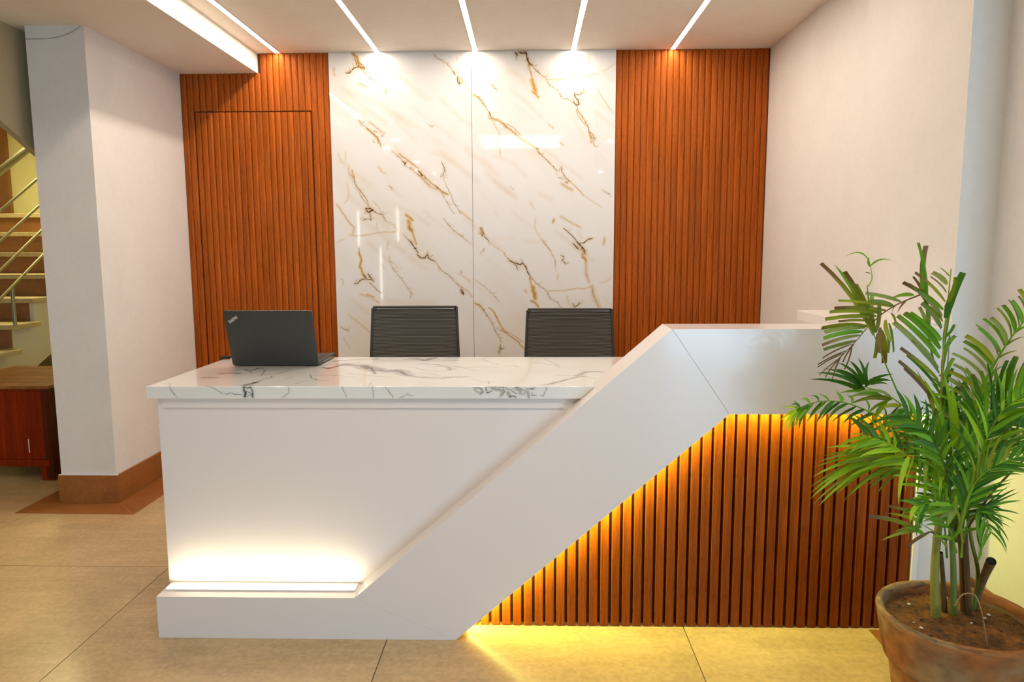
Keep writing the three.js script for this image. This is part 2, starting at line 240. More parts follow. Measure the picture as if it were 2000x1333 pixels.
// book-matched marble slabs
const WALL_VEINS = [
['g',0.0170,-1.068,2.507,-1.049,2.485,-1.039,2.457,-1.03,2.432,-1.004,2.416],
['d',0.0050,-1.061,2.482,-1.046,2.439,-1.032,2.426,-1.004,2.414],
['d',0.0060,-1.027,2.453,-1.004,2.425,-0.997,2.415],
['d',0.0065,-1.116,2.393,-1.09,2.391,-1.078,2.408,-1.051,2.424,-1.032,2.428],
['b',0.0040,-1.019,2.407,-0.991,2.385,-0.959,2.353,-0.927,2.323],
['p',0.0080,-1.04,2.326,-1.012,2.321,-0.984,2.305],
['p',0.0110,-0.868,2.293,-0.871,2.27],
['p',0.0060,-1.188,2.427,-1.189,2.391,-1.183,2.377],
['s',0.0040,-0.861,2.487,-0.829,2.442,-0.802,2.41,-0.698,2.4,-0.651,2.404],
['b',0.0040,-0.574,2.5,-0.546,2.469,-0.495,2.443,-0.463,2.407],
['d',0.0055,-0.463,2.4,-0.44,2.373],
['d',0.0060,-0.426,2.37,-0.431,2.334,-0.415,2.318,-0.421,2.348],
['g',0.0060,-0.414,2.361,-0.398,2.338,-0.417,2.316],
['p',0.0040,-0.388,2.343,-0.379,2.307,-0.347,2.27,-0.324,2.247],
['b',0.0045,-1.051,2.116,-1.014,2.078,-0.986,2.051,-0.954,2.027,-0.93,2.004,-0.917,1.976,-0.91,1.948],
['g',0.0090,-0.996,2.06,-0.963,2.032,-0.935,2.004,-0.922,1.971],
['p',0.0080,-0.98,2.101,-0.943,2.073,-0.892,2.027],
['d',0.0045,-0.953,2.043,-0.934,2.04],
['d',0.0040,-0.911,2.018,-0.894,2.012],
['b',0.0035,-0.959,1.99,-0.951,1.974],
['s',0.0130,-1.152,2.236,-1.059,2.18,-0.984,2.124],
['s',0.0130,-0.855,2.146,-0.775,2.109],
['s',0.0110,-0.823,2.1,-0.753,2.049,-0.683,1.97],
['s',0.0120,-0.745,2.2,-0.586,2.098,-0.445,1.982],
['b',0.0025,-0.624,2.089,-0.586,2.059],
['s',0.0200,-1.103,2.281,-0.916,2.206,-0.775,2.123],
['s',0.0200,-0.536,2.235,-0.419,2.12,-0.349,2.073],
['s',0.0070,-0.422,2.252,-0.347,2.224],
['p',0.0050,-0.429,2.479,-0.427,2.456],
['d',0.0100,-0.079,2.504,-0.068,2.498,-0.065,2.482],
['d',0.0110,-0.056,2.504,-0.033,2.496,-0.009,2.502,-0.005,2.479,-0.0,2.457,0.009,2.439,0.023,2.429],
['b',0.0055,0.023,2.432,0.037,2.411,0.075,2.375,0.121,2.338],
['g',0.0080,0.004,2.425,0.018,2.384,0.032,2.335],
['g',0.0220,0.028,2.335,0.042,2.298,0.047,2.271],
['g',0.0110,0.028,2.271,0.056,2.253,0.065,2.235],
['g',0.0035,0.126,2.341,0.178,2.342,0.229,2.343,0.285,2.353,0.318,2.361,0.36,2.359,0.397,2.37,0.43,2.372],
['p',0.0035,0.457,2.389,0.494,2.403,0.531,2.434],
['b',0.0035,0.121,2.334,0.136,2.307,0.192,2.27,0.201,2.243,0.22,2.226,0.248,2.226,0.272,2.206,0.295,2.196],
['d',0.0060,0.283,2.265,0.291,2.233,0.309,2.219,0.314,2.196,0.296,2.187,0.281,2.206],
['b',0.0050,0.29,2.251,0.309,2.25,0.326,2.255,0.328,2.269],
['b',0.0050,0.296,2.187,0.305,2.164,0.338,2.114,0.372,2.059,0.377,2.027,0.396,1.99,0.41,1.948],
['g',0.0045,0.296,2.16,0.31,2.123,0.343,2.082,0.367,2.059],
['g',0.0060,0.377,2.027,0.386,1.99,0.391,1.962],
['b',0.0040,0.381,2.031,0.405,2.008,0.415,1.98],
['b',0.0045,-0.334,2.256,-0.302,2.242,-0.269,2.201,-0.236,2.15,-0.227,2.127,-0.218,2.109],
['p',0.0110,-0.334,2.254,-0.302,2.238,-0.269,2.196],
['d',0.0045,-0.239,2.155,-0.228,2.13],
['p',0.0050,-0.218,2.109,-0.199,2.063,-0.176,2.035,-0.176,1.994,-0.19,1.962,-0.167,1.92],
['g',0.0100,-0.218,2.116,-0.166,2.095,-0.138,2.067,-0.081,2.025,-0.034,1.984,0.013,1.956,0.061,1.927],
['b',0.0040,-0.161,2.09,-0.124,2.058],
['b',0.0030,-0.138,2.086,-0.081,2.053,-0.043,2.011,-0.006,1.979],
['b',0.0030,-0.23,2.328,-0.207,2.301,-0.184,2.28],
['p',0.0050,0.426,2.281,0.459,2.227,0.493,2.176,0.521,2.14],
['p',0.0050,0.368,2.484,0.378,2.422],
['s',0.0070,0.427,2.15,0.423,2.086,0.433,2.044],
['p',0.0070,0.127,2.074,0.16,2.051],
['p',0.0070,0.184,1.982,0.222,1.947],
['b',0.0060,0.051,1.937,0.07,1.923],
['s',0.0150,-0.099,2.281,-0.005,2.208,0.108,2.097],
['s',0.0150,-0.127,2.399,-0.056,2.376,-0.019,2.335],
['s',0.0130,0.249,2.178,0.306,2.068,0.373,1.958],
['b',0.0045,-0.842,1.923,-0.804,1.89,-0.776,1.862,-0.762,1.839],
['d',0.0065,-0.776,1.857,-0.757,1.847,-0.767,1.834],
['g',0.0090,-0.799,1.904,-0.733,1.857,-0.691,1.824,-0.663,1.787,-0.625,1.744,-0.573,1.706,-0.536,1.669,-0.497,1.654],
['d',0.0090,-0.682,1.805,-0.658,1.772],
['b',0.0050,-0.649,1.763,-0.635,1.751],
['p',0.0100,-0.729,1.815,-0.663,1.763,-0.607,1.702],
['b',0.0035,-0.734,1.82,-0.663,1.763,-0.607,1.702,-0.564,1.683],
['b',0.0050,-0.578,1.711,-0.545,1.683,-0.502,1.659],
['d',0.0045,-0.537,1.856,-0.519,1.823,-0.514,1.8,-0.527,1.781,-0.529,1.767],
['b',0.0030,-0.527,1.762,-0.506,1.706,-0.478,1.654,-0.469,1.621,-0.436,1.564,-0.408,1.54],
['b',0.0030,-0.536,1.664,-0.508,1.612,-0.48,1.56,-0.461,1.536],
['p',0.0070,-0.417,1.55,-0.379,1.517,-0.346,1.488],
['b',0.0035,-0.529,1.508,-0.505,1.479,-0.472,1.441,-0.434,1.408,-0.419,1.398,-0.405,1.388,-0.357,1.345],
['p',0.0035,-1.177,1.911,-1.164,1.869,-1.141,1.85],
['p',0.0035,-1.131,1.925,-1.133,1.864],
['p',0.0045,-1.117,1.841,-1.114,1.775,-1.091,1.752],
['b',0.0050,-1.109,1.789,-1.081,1.756,-1.078,1.723,-1.05,1.686,-1.017,1.643,-0.999,1.605,-0.995,1.577],
['g',0.0080,-1.094,1.808,-1.081,1.761],
['b',0.0035,-1.06,1.681,-1.028,1.624,-1.004,1.596],
['d',0.0100,-1.015,1.567,-0.995,1.572,-0.971,1.562,-0.996,1.548,-1.01,1.558],
['d',0.0050,-0.996,1.548,-0.987,1.524,-0.983,1.498,-1.002,1.51,-1.031,1.501],
['d',0.0040,-0.971,1.56,-0.943,1.541,-0.909,1.533,-0.905,1.519,-0.891,1.495],
['p',0.0040,-0.886,1.491,-0.838,1.467,-0.82,1.433],
['p',0.0040,-0.97,1.619,-0.932,1.576,-0.909,1.533],
['p',0.0040,-1.13,1.728,-1.118,1.672,-1.129,1.625,-1.149,1.606],
['p',0.0090,-1.198,1.597,-1.151,1.53,-1.124,1.487,-1.091,1.453,-1.102,1.415],
['g',0.0035,-1.126,1.406,-1.083,1.401,-1.01,1.408,-0.966,1.417,-0.917,1.424,-0.83,1.426],
['p',0.0040,-1.201,1.363,-1.156,1.382],
['g',0.0130,-0.764,1.533,-0.722,1.497],
['g',0.0230,-0.746,1.49,-0.742,1.466,-0.73,1.433],
['g',0.0090,-0.73,1.433,-0.714,1.39,-0.701,1.347],
['d',0.0075,-0.744,1.371,-0.715,1.332,-0.692,1.294],
['b',0.0035,-0.782,1.409,-0.744,1.366],
['b',0.0045,-0.866,1.713,-0.843,1.694],
['p',0.0060,-0.935,1.83,-0.903,1.793,-0.883,1.788],
['p',0.0040,-0.949,1.481,-0.946,1.438],
['p',0.0045,-0.884,1.366,-0.886,1.314],
['g',0.0055,-1.066,1.324,-1.066,1.294],
['s',0.0150,-0.843,1.689,-0.781,1.637],
['s',0.0150,-0.598,1.912,-0.513,1.883,-0.447,1.841],
['s',0.0200,-0.835,1.595,-0.692,1.518,-0.621,1.47],
['b',0.0050,0.056,1.917,0.08,1.898,0.141,1.837,0.184,1.793],
['g',0.0070,0.061,1.912,0.084,1.893],
['b',0.0060,0.206,1.823,0.21,1.79,0.232,1.758,0.256,1.734],
['g',0.0050,0.256,1.734,0.299,1.697,0.347,1.645],
['p',0.0035,0.347,1.645,0.395,1.612,0.462,1.569],
['d',0.0040,0.189,1.753,0.208,1.753],
['d',0.0065,0.232,1.727,0.247,1.722],
['p',0.0130,0.208,1.716,0.275,1.678],
['b',0.0045,-0.176,1.918,-0.167,1.904],
['s',0.0130,-0.21,1.895,-0.082,1.839,-0.011,1.754],
['s',0.0200,-0.201,1.732,-0.082,1.638],
['b',0.0025,-0.111,1.704,-0.087,1.68],
['s',0.0200,0.07,1.66,0.147,1.622],
['p',0.0040,0.013,1.609,0.042,1.562],
['s',0.0100,-0.207,1.554,-0.184,1.511],
['p',0.0040,0.047,1.505,0.042,1.443,0.09,1.372,0.148,1.295],
['b',0.0035,0.09,1.372,0.148,1.295],
['b',0.0075,-0.295,1.45,-0.276,1.412,-0.286,1.402,-0.3,1.426],
['g',0.0100,-0.29,1.45,-0.281,1.412],
['d',0.0045,-0.276,1.402,-0.243,1.364],
['p',0.0045,-0.238,1.359,-0.209,1.33,-0.146,1.292],
['d',0.0050,0.224,1.445,0.258,1.414,0.296,1.376,0.311,1.352],
['d',0.0075,0.282,1.352,0.316,1.314],
['d',0.0085,0.311,1.357,0.35,1.314,0.359,1.29],
['g',0.0150,0.335,1.323,0.355,1.29],
['d',0.0060,0.32,1.347,0.349,1.352,0.378,1.375,0.402,1.378],
['p',0.0080,0.204,1.518,0.276,1.475,0.329,1.447],
['p',0.0030,0.31,1.423,0.339,1.38],
['g',0.0100,0.164,1.502,0.157,1.478],
['p',0.0100,0.478,1.384,0.474,1.342],
['b',0.0040,0.461,1.677,0.485,1.663,0.513,1.644],
['s',0.0050,0.43,1.9,0.431,1.822],
['s',0.0050,0.449,1.905,0.473,1.854],
['s',0.0150,-0.281,1.877,-0.225,1.826],
['s',0.0130,-0.035,1.363,0.09,1.358],
['s',0.0100,-0.213,1.387,-0.079,1.382],
['b',0.0060,-0.277,1.321,-0.279,1.302],
['g',0.0130,-1.066,1.294,-1.053,1.255,-1.064,1.207,-1.046,1.168,-1.032,1.144],
['d',0.0065,-1.046,1.158,-1.022,1.129,-0.993,1.129,-0.979,1.124],
['d',0.0060,-1.012,1.163,-0.988,1.134],
['d',0.0065,-1.102,1.1,-1.077,1.105,-1.062,1.124,-1.032,1.132],
['d',0.0040,-1.003,1.11,-0.97,1.075,-0.932,1.041],
['g',0.0060,-1.025,1.032,-0.977,1.017],
['p',0.0060,-1.069,1.037,-0.996,1.012,-0.948,0.978],
['b',0.0030,-0.875,1.278,-0.873,1.24,-0.85,1.187,-0.798,1.128,-0.76,1.07,-0.739,1.041,-0.747,1.007],
['d',0.0075,-0.697,1.287,-0.678,1.263,-0.649,1.263,-0.634,1.282,-0.625,1.258,-0.591,1.244],
['b',0.0045,-0.591,1.244,-0.572,1.224,-0.543,1.181,-0.505,1.157,-0.466,1.118],
['d',0.0045,-0.457,1.11,-0.433,1.084],
['d',0.0075,-0.423,1.079,-0.424,1.05,-0.409,1.03,-0.414,1.059],
['g',0.0045,-0.413,1.074,-0.385,1.054,-0.351,1.015],
['b',0.0040,-0.422,1.185,-0.421,1.165],
['p',0.0045,-0.446,1.166,-0.408,1.147,-0.364,1.108],
['p',0.0045,-1.189,1.134,-1.172,1.12,-1.175,1.091],
['p',0.0045,-1.147,0.905,-1.06,0.836,-0.984,0.766],
['b',0.0035,-1.204,0.831,-1.18,0.814,-1.15,0.801],
['p',0.0035,-1.186,0.757,-1.139,0.682],
['s',0.0150,-0.874,0.992,-0.752,0.972,-0.581,0.982],
['s',0.0050,-0.749,1.119,-0.642,1.111],
['p',0.0040,-0.922,1.226,-0.908,1.197],
['d',0.0080,-0.118,1.247,-0.084,1.227,-0.045,1.218,-0.036,1.227,-0.011,1.203,-0.002,1.174,0.013,1.145],
['b',0.0040,-0.151,1.29,-0.118,1.247,-0.084,1.227],
['d',0.0040,-0.079,1.223,-0.065,1.184],
['b',0.0045,0.013,1.145,0.047,1.106,0.08,1.077,0.124,1.05],
['g',0.0080,0.008,1.131,0.027,1.077],
['g',0.0220,0.03,1.077,0.037,1.039,0.047,1.005],
['g',0.0120,0.022,0.99,0.051,0.975,0.066,0.951],
['p',0.0100,-0.017,1.058,-0.007,1.044],
['g',0.0035,0.129,1.053,0.236,1.055,0.313,1.069,0.352,1.064,0.414,1.086],
['p',0.0035,0.448,1.1,0.491,1.11,0.525,1.139],
['b',0.0035,0.148,1.289,0.172,1.246,0.172,1.207],
['p',0.0045,0.189,1.164,0.187,1.12],
['d',0.0045,0.206,1.279,0.225,1.265,0.22,1.245,0.24,1.217],
['g',0.0150,0.34,1.283,0.365,1.24],
['p',0.0110,0.365,1.24,0.365,1.168,0.385,1.105],
['p',0.0170,0.4,1.076,0.425,0.999,0.449,0.95],
['b',0.0040,0.124,1.048,0.139,1.004,0.187,0.98,0.207,0.946],
['p',0.0040,0.245,1.019,0.255,0.98,0.27,0.951],
['d',0.0050,0.284,0.975,0.294,0.95,0.323,0.967,0.328,0.98],
['b',0.0030,-0.337,1.127,-0.279,1.083,-0.221,1.03,-0.177,0.981],
['b',0.0045,-0.338,0.976,-0.309,0.967,-0.28,0.932,-0.246,0.878,-0.227,0.844],
['p',0.0100,-0.338,0.974,-0.309,0.962,-0.28,0.927],
['b',0.0035,-0.227,0.844,-0.208,0.8,-0.184,0.76,-0.171,0.726],
['g',0.0070,-0.246,0.947,-0.217,0.922,-0.188,0.859,-0.164,0.814,-0.125,0.775,-0.066,0.73,-0.027,0.686,0.012,0.656],
['b',0.0040,-0.198,0.819,-0.134,0.78],
['b',0.0030,-0.134,0.795,-0.076,0.76,-0.027,0.721],
['d',0.0045,-0.176,0.711,-0.184,0.686,-0.169,0.686,-0.189,0.661],
['s',0.0070,-0.248,1.252,-0.181,1.194,-0.104,1.126]];
const TOP_VEINS = [
['k',0.0012,-1.209,2.196,-1.243,2.136],
['k',0.0020,-1.211,2.199,-1.199,2.223,-1.184,2.239],
['k',0.0020,-1.081,2.199,-1.058,2.207,-1.032,2.224,-1.016,2.227,-0.998,2.223,-0.985,2.228,-0.961,2.229],
['k',0.0012,-1.081,2.192,-1.095,2.179],
['K',0.0080,-0.956,2.203,-0.953,2.219,-0.956,2.235],
['K',0.0056,-0.937,2.203,-0.93,2.219,-0.929,2.237],
['k',0.0028,-0.961,2.215,-0.941,2.221,-0.93,2.227,-0.95,2.235],
['K',0.0036,-0.96,2.201,-0.945,2.207,-0.929,2.201],
['K',0.0040,-0.966,2.185,-0.959,2.153,-0.943,2.109],
['k',0.0024,-0.962,2.175,-0.938,2.175],
['k',0.0012,-0.947,2.098,-0.944,2.063,-0.923,2.028,-0.94,1.991],
['h',0.0040,-1.145,1.941,-1.123,1.92,-1.071,1.941],
['K',0.0024,-1.084,1.862,-1.058,1.862,-1.052,1.806],
['k',0.0016,-1.147,1.861,-1.12,1.862,-1.1,1.834,-1.035,1.92],
['h',0.0032,-1.175,2.027,-1.124,2.027],
['k',0.0012,-1.045,1.806,-1.004,1.875,-0.979,1.979],
['k',0.0012,-0.979,1.966,-0.945,1.954,-0.924,1.915,-0.915,1.835],
['k',0.0012,-0.804,1.966,-0.776,2.04,-0.743,2.075,-0.698,2.086],
['k',0.0008,-0.799,2.153,-0.789,2.109,-0.763,2.075],
['k',0.0016,-0.806,2.199,-0.805,2.223,-0.829,2.238],
['k',0.0012,-0.865,2.051,-0.85,2.02],
['K',0.0040,-0.806,1.793,-0.776,1.821,-0.76,1.779,-0.738,1.72,-0.688,1.735],
['h',0.0104,-0.738,1.72,-0.662,1.75,-0.587,1.863],
['K',0.0032,-0.648,1.75,-0.612,1.808,-0.566,1.942],
['k',0.0012,-0.626,2.199,-0.61,2.238],
['k',0.0016,-0.523,2.199,-0.519,2.238],
['k',0.0012,-0.536,2.196,-0.541,2.136],
['h',0.0032,-0.81,1.628,-0.745,1.596,-0.636,1.564],
['h',0.0088,-0.575,1.836,-0.538,1.89,-0.503,1.863,-0.446,1.967],
['K',0.0032,-0.569,1.863,-0.529,1.89,-0.485,1.89,-0.44,1.979],
['h',0.0036,-0.446,1.967,-0.4,2.016,-0.362,2.021],
['h',0.0032,-0.361,2.028,-0.31,2.04,-0.264,2.011,-0.218,2.011],
['K',0.0028,-0.52,1.581,-0.487,1.548,-0.435,1.565,-0.391,1.531],
['h',0.0048,-0.484,1.564,-0.428,1.613,-0.398,1.548],
['k',0.0012,-0.473,1.78,-0.437,1.808,-0.393,1.863,-0.337,1.89],
['k',0.0012,-0.332,1.78,-0.297,1.766,-0.24,1.795,-0.187,1.781,-0.114,1.795],
['h',0.0024,-0.434,1.706,-0.367,1.722,-0.314,1.78,-0.296,1.863],
['k',0.0012,-0.196,1.566,-0.157,1.662,-0.117,1.723],
['k',0.0008,-0.193,2.064,-0.158,2.109,-0.134,2.098,-0.135,2.153],
['h',0.0024,0.049,2.174,0.08,2.149,0.106,2.109],
['K',0.0024,0.068,2.157,0.106,2.109,0.14,2.059,0.176,2.017,0.206,1.993],
['h',0.0036,0.177,1.993,0.208,1.917,0.244,1.891,0.278,1.904],
['k',0.0012,0.194,1.878,0.226,1.904,0.258,1.886,0.276,1.917],
['k',0.0008,0.066,1.567,0.109,1.709,0.123,1.81],
['k',0.0008,0.017,1.663,0.116,1.753],
['k',0.0020,-0.481,2.199,-0.468,2.215,-0.453,2.238],
['k',0.0016,-0.431,2.238,-0.404,2.227,-0.385,2.233],
['c',0.0048,-0.183,2.203,-0.16,2.207,-0.15,2.219,-0.16,2.225,-0.179,2.211],
['k',0.0020,-0.183,2.201,-0.156,2.207,-0.15,2.219,-0.16,2.227],
['K',0.0032,-0.142,2.203,-0.137,2.221,-0.121,2.215],
['c',0.0088,-0.121,2.207,-0.083,2.215,-0.091,2.228],
['k',0.0024,-0.137,2.201,-0.083,2.203,-0.077,2.215,-0.083,2.228,-0.098,2.238],
['k',0.0024,-0.083,2.203,-0.056,2.213,-0.04,2.203],
['c',0.0119,-0.067,2.223,-0.06,2.234],
['c',0.0104,-0.04,2.207,-0.025,2.219],
['k',0.0024,-0.056,2.215,-0.04,2.225,-0.013,2.227,-0.01,2.215,-0.04,2.201],
['K',0.0028,-0.064,2.236,-0.05,2.232,-0.04,2.237],
['c',0.0096,-0.002,2.219,0.002,2.236],
['K',0.0032,-0.01,2.211,0.017,2.209,0.021,2.201],
['k',0.0020,0.013,2.221,0.013,2.23,0.029,2.231],
['k',0.0016,0.062,2.201,0.056,2.219,0.05,2.234,0.04,2.23]];

const twig = (v, s) => {                       // short side twigs of a strong vein
  const [kind, w, ...p] = v, out = [];
  if (kind !== 'd' && kind !== 'b') return out;
  for (let i = 0; i + 3 < p.length; i += 2) for (let k = 0; k < 2; k++) {
    const h = (m) => hash(s * 31 + i * 7 + k, m), t = h(11), x = p[i] + (p[i + 2] - p[i]) * t, y = p[i + 1] + (p[i + 3] - p[i + 1]) * t, a = Math.atan2(p[i + 3] - p[i + 1], p[i + 2] - p[i]) + (h(12) - 0.5) * 1.8, L = 0.008 + 0.03 * h(13);
    if (h(14) < 0.6) out.push(['b', w * 0.4, x, y, x + L * 0.6 * Math.cos(a), y + L * 0.6 * Math.sin(a), x + L * Math.cos(a + 0.4), y + L * Math.sin(a + 0.4)]);
  }
  return out;
};
const noisePts = (pts, amp, s) => {           // subdivide a vein and let it wander
  const out = [];
  for (let i = 0; i + 3 < pts.length; i += 2) {
    const [x0, y0, x1, y1] = [pts[i], pts[i + 1], pts[i + 2], pts[i + 3]], L = Math.hypot(x1 - x0, y1 - y0), n = Math.max(2, Math.round(L / 0.008));
    for (let k = 0; k < n; k++) { const t = k / n, e = amp * Math.sin(Math.PI * Math.min(1, t + 0.15)), q = s * 131 + i * 17 + k; out.push([x0 + (x1 - x0) * t + (hash(q, 1) - 0.5) * e, y0 + (y1 - y0) * t + (hash(q, 2) - 0.5) * e]); }
  }
  out.push([pts[pts.length - 2], pts[pts.length - 1]]);
  return out;
};
function paintVeins(ctx, veins, X, Y, S, styles) {
  ctx.lineCap = 'round'; ctx.lineJoin = 'round';
  const path = (c, p) => { c.beginPath(); p.forEach(([x, y], i) => (i ? c.lineTo(X(x), Y(y)) : c.moveTo(X(x), Y(y)))); c.stroke(); };
  const walked = veins.map(([kind, w, ...pts], s) => [kind, w, noisePts(pts, 0.5 * w + 0.003, s)]);
  for (const kind of Object.keys(styles)) {    // mineral halos, softened once for each kind of vein
    const st = styles[kind], soft = document.createElement('canvas'); soft.width = ctx.canvas.width; soft.height = ctx.canvas.height;
    const c = soft.getContext('2d'); c.lineCap = c.lineJoin = 'round'; c.strokeStyle = `rgba(${st.halo},${st.ha})`;
    for (const [k, w, p] of walked) if (k === kind) { c.lineWidth = w * S * st.hw; path(c, p); }
    ctx.filter = `blur(${st.blur}px)`; ctx.drawImage(soft, 0, 0); ctx.filter = 'none';
  }
  walked.forEach(([kind, w, p], s) => {
    const st = styles[kind];
    if (st.core) for (let i = 0; i + 1 < p.length; i++) {
      const q = s * 57 + i, a = st.a * (0.45 + 0.55 * hash(q, 3)), t = i / p.length, k = 0.45 + 0.75 * hash(q, 4) * Math.sin(Math.PI * (0.15 + 0.75 * t));
      ctx.strokeStyle = `rgba(${st.core},${a})`; ctx.lineWidth = Math.max(0.8, w * S * st.cw * k);
      ctx.beginPath(); ctx.moveTo(X(p[i][0]), Y(p[i][1])); ctx.lineTo(X(p[i + 1][0]), Y(p[i + 1][1])); ctx.stroke();
    }
  });
}
function stoneCanvas(w, h, grain) {
  const c = document.createElement('canvas'); c.width = w; c.height = h;
  const ctx = c.getContext('2d'), im = ctx.createImageData(w, h);
  for (let j = 0; j < h; j++) for (let i = 0; i < w; i++) { const [r, g, b] = grain(i / w, j / h), k = (j * w + i) * 4; im.data[k] = r; im.data[k + 1] = g; im.data[k + 2] = b; im.data[k + 3] = 255; }
  ctx.putImageData(im, 0, 0);
  return [c, ctx];
}
const canvasTex = (c) => { const t = new THREE.CanvasTexture(c); t.colorSpace = THREE.SRGBColorSpace; t.anisotropy = 8; return t; };
{
  const S = 640, W = Math.round((M2 - M1) * S), H = Math.round(YC * S);
  const [c, ctx] = stoneCanvas(W, H, (u, v) => {
    const d = u * 1.1 - v * 1.3, a = fbm(((d % 1) + 1) % 1, (u + v) * 0.5, 10, 3, 4, 51), b = fbm(u, v, 5, 7, 4, 53), k = 238 + 9 * (b - 0.5) - 12 * Math.max(0, a - 0.58);
    return [cl(k + 1), cl(k - 8 * Math.max(0, a - 0.55)), cl(k - 1 - 26 * Math.max(0, a - 0.55))];
  });
  const extra = [];
  for (let i = 0; i < 26; i++) { const x = rr(M1, M2), y = rr(0.02, 0.62), L = rr(0.08, 0.3); extra.push([['p', 'b', 's', 'g'][i % 4], rr(0.003, 0.012), x, y, x + L * 0.3, y - L * 0.4, x + L * 0.7, y - L]); }
  for (let i = 0; i < 34; i++) { const x = rr(M1, M2), y = rr(0.65, YC), L = rr(0.08, 0.28); extra.push(['s', rr(0.008, 0.022), x, y, x + L * 0.5, y - L * 0.42, x + L, y - L * 0.8]); }
  const styles = {
    d: { halo: '205,172,128', ha: 0.34, hw: 2.6, blur: 5, core: '92,66,34', a: 0.95, cw: 1.0 },
    b: { halo: '214,186,146', ha: 0.34, hw: 2.6, blur: 4, core: '132,96,54', a: 0.9, cw: 0.85 },
    g: { halo: '216,176,112', ha: 0.85, hw: 1.25, blur: 2, core: '176,126,54', a: 0.65, cw: 0.55 },
    p: { halo: '224,200,168', ha: 0.72, hw: 1.7, blur: 3, core: '182,146,100', a: 0.62, cw: 0.5 },
    s: { halo: '224,208,190', ha: 0.34, hw: 1.3, blur: 6, core: null },
  };
  paintVeins(ctx, [...extra, ...WALL_VEINS, ...WALL_VEINS.flatMap(twig)], (x) => (x - M1) * S, (y) => (YC - y) * S, S, styles);
  const map = canvasTex(c), stone = phy({ color: rgb(0.82, 0.825, 0.83), map, roughness: 0.035 });
  for (const [a, b] of [[M1 + 0.001, MS - 0.0012], [MS + 0.0012, M2 - 0.001]]) {
    const g = box(a, b, 0.002, YC - 0.001, -0.0218, 0), p = g.attributes.position, uv = g.attributes.uv;
    for (let i = 0; i < p.count; i++) uv.setXY(i, (p.getX(i) - M1) / (M2 - M1), p.getY(i) / YC);
    part('marble_slab', g, stone, wallBack);
  }
}
part('panel_edge', box(XR - 0.006, XR - 0.001, 0.002, YC - 0.002, -0.02, -0.003), groove, wallBack);

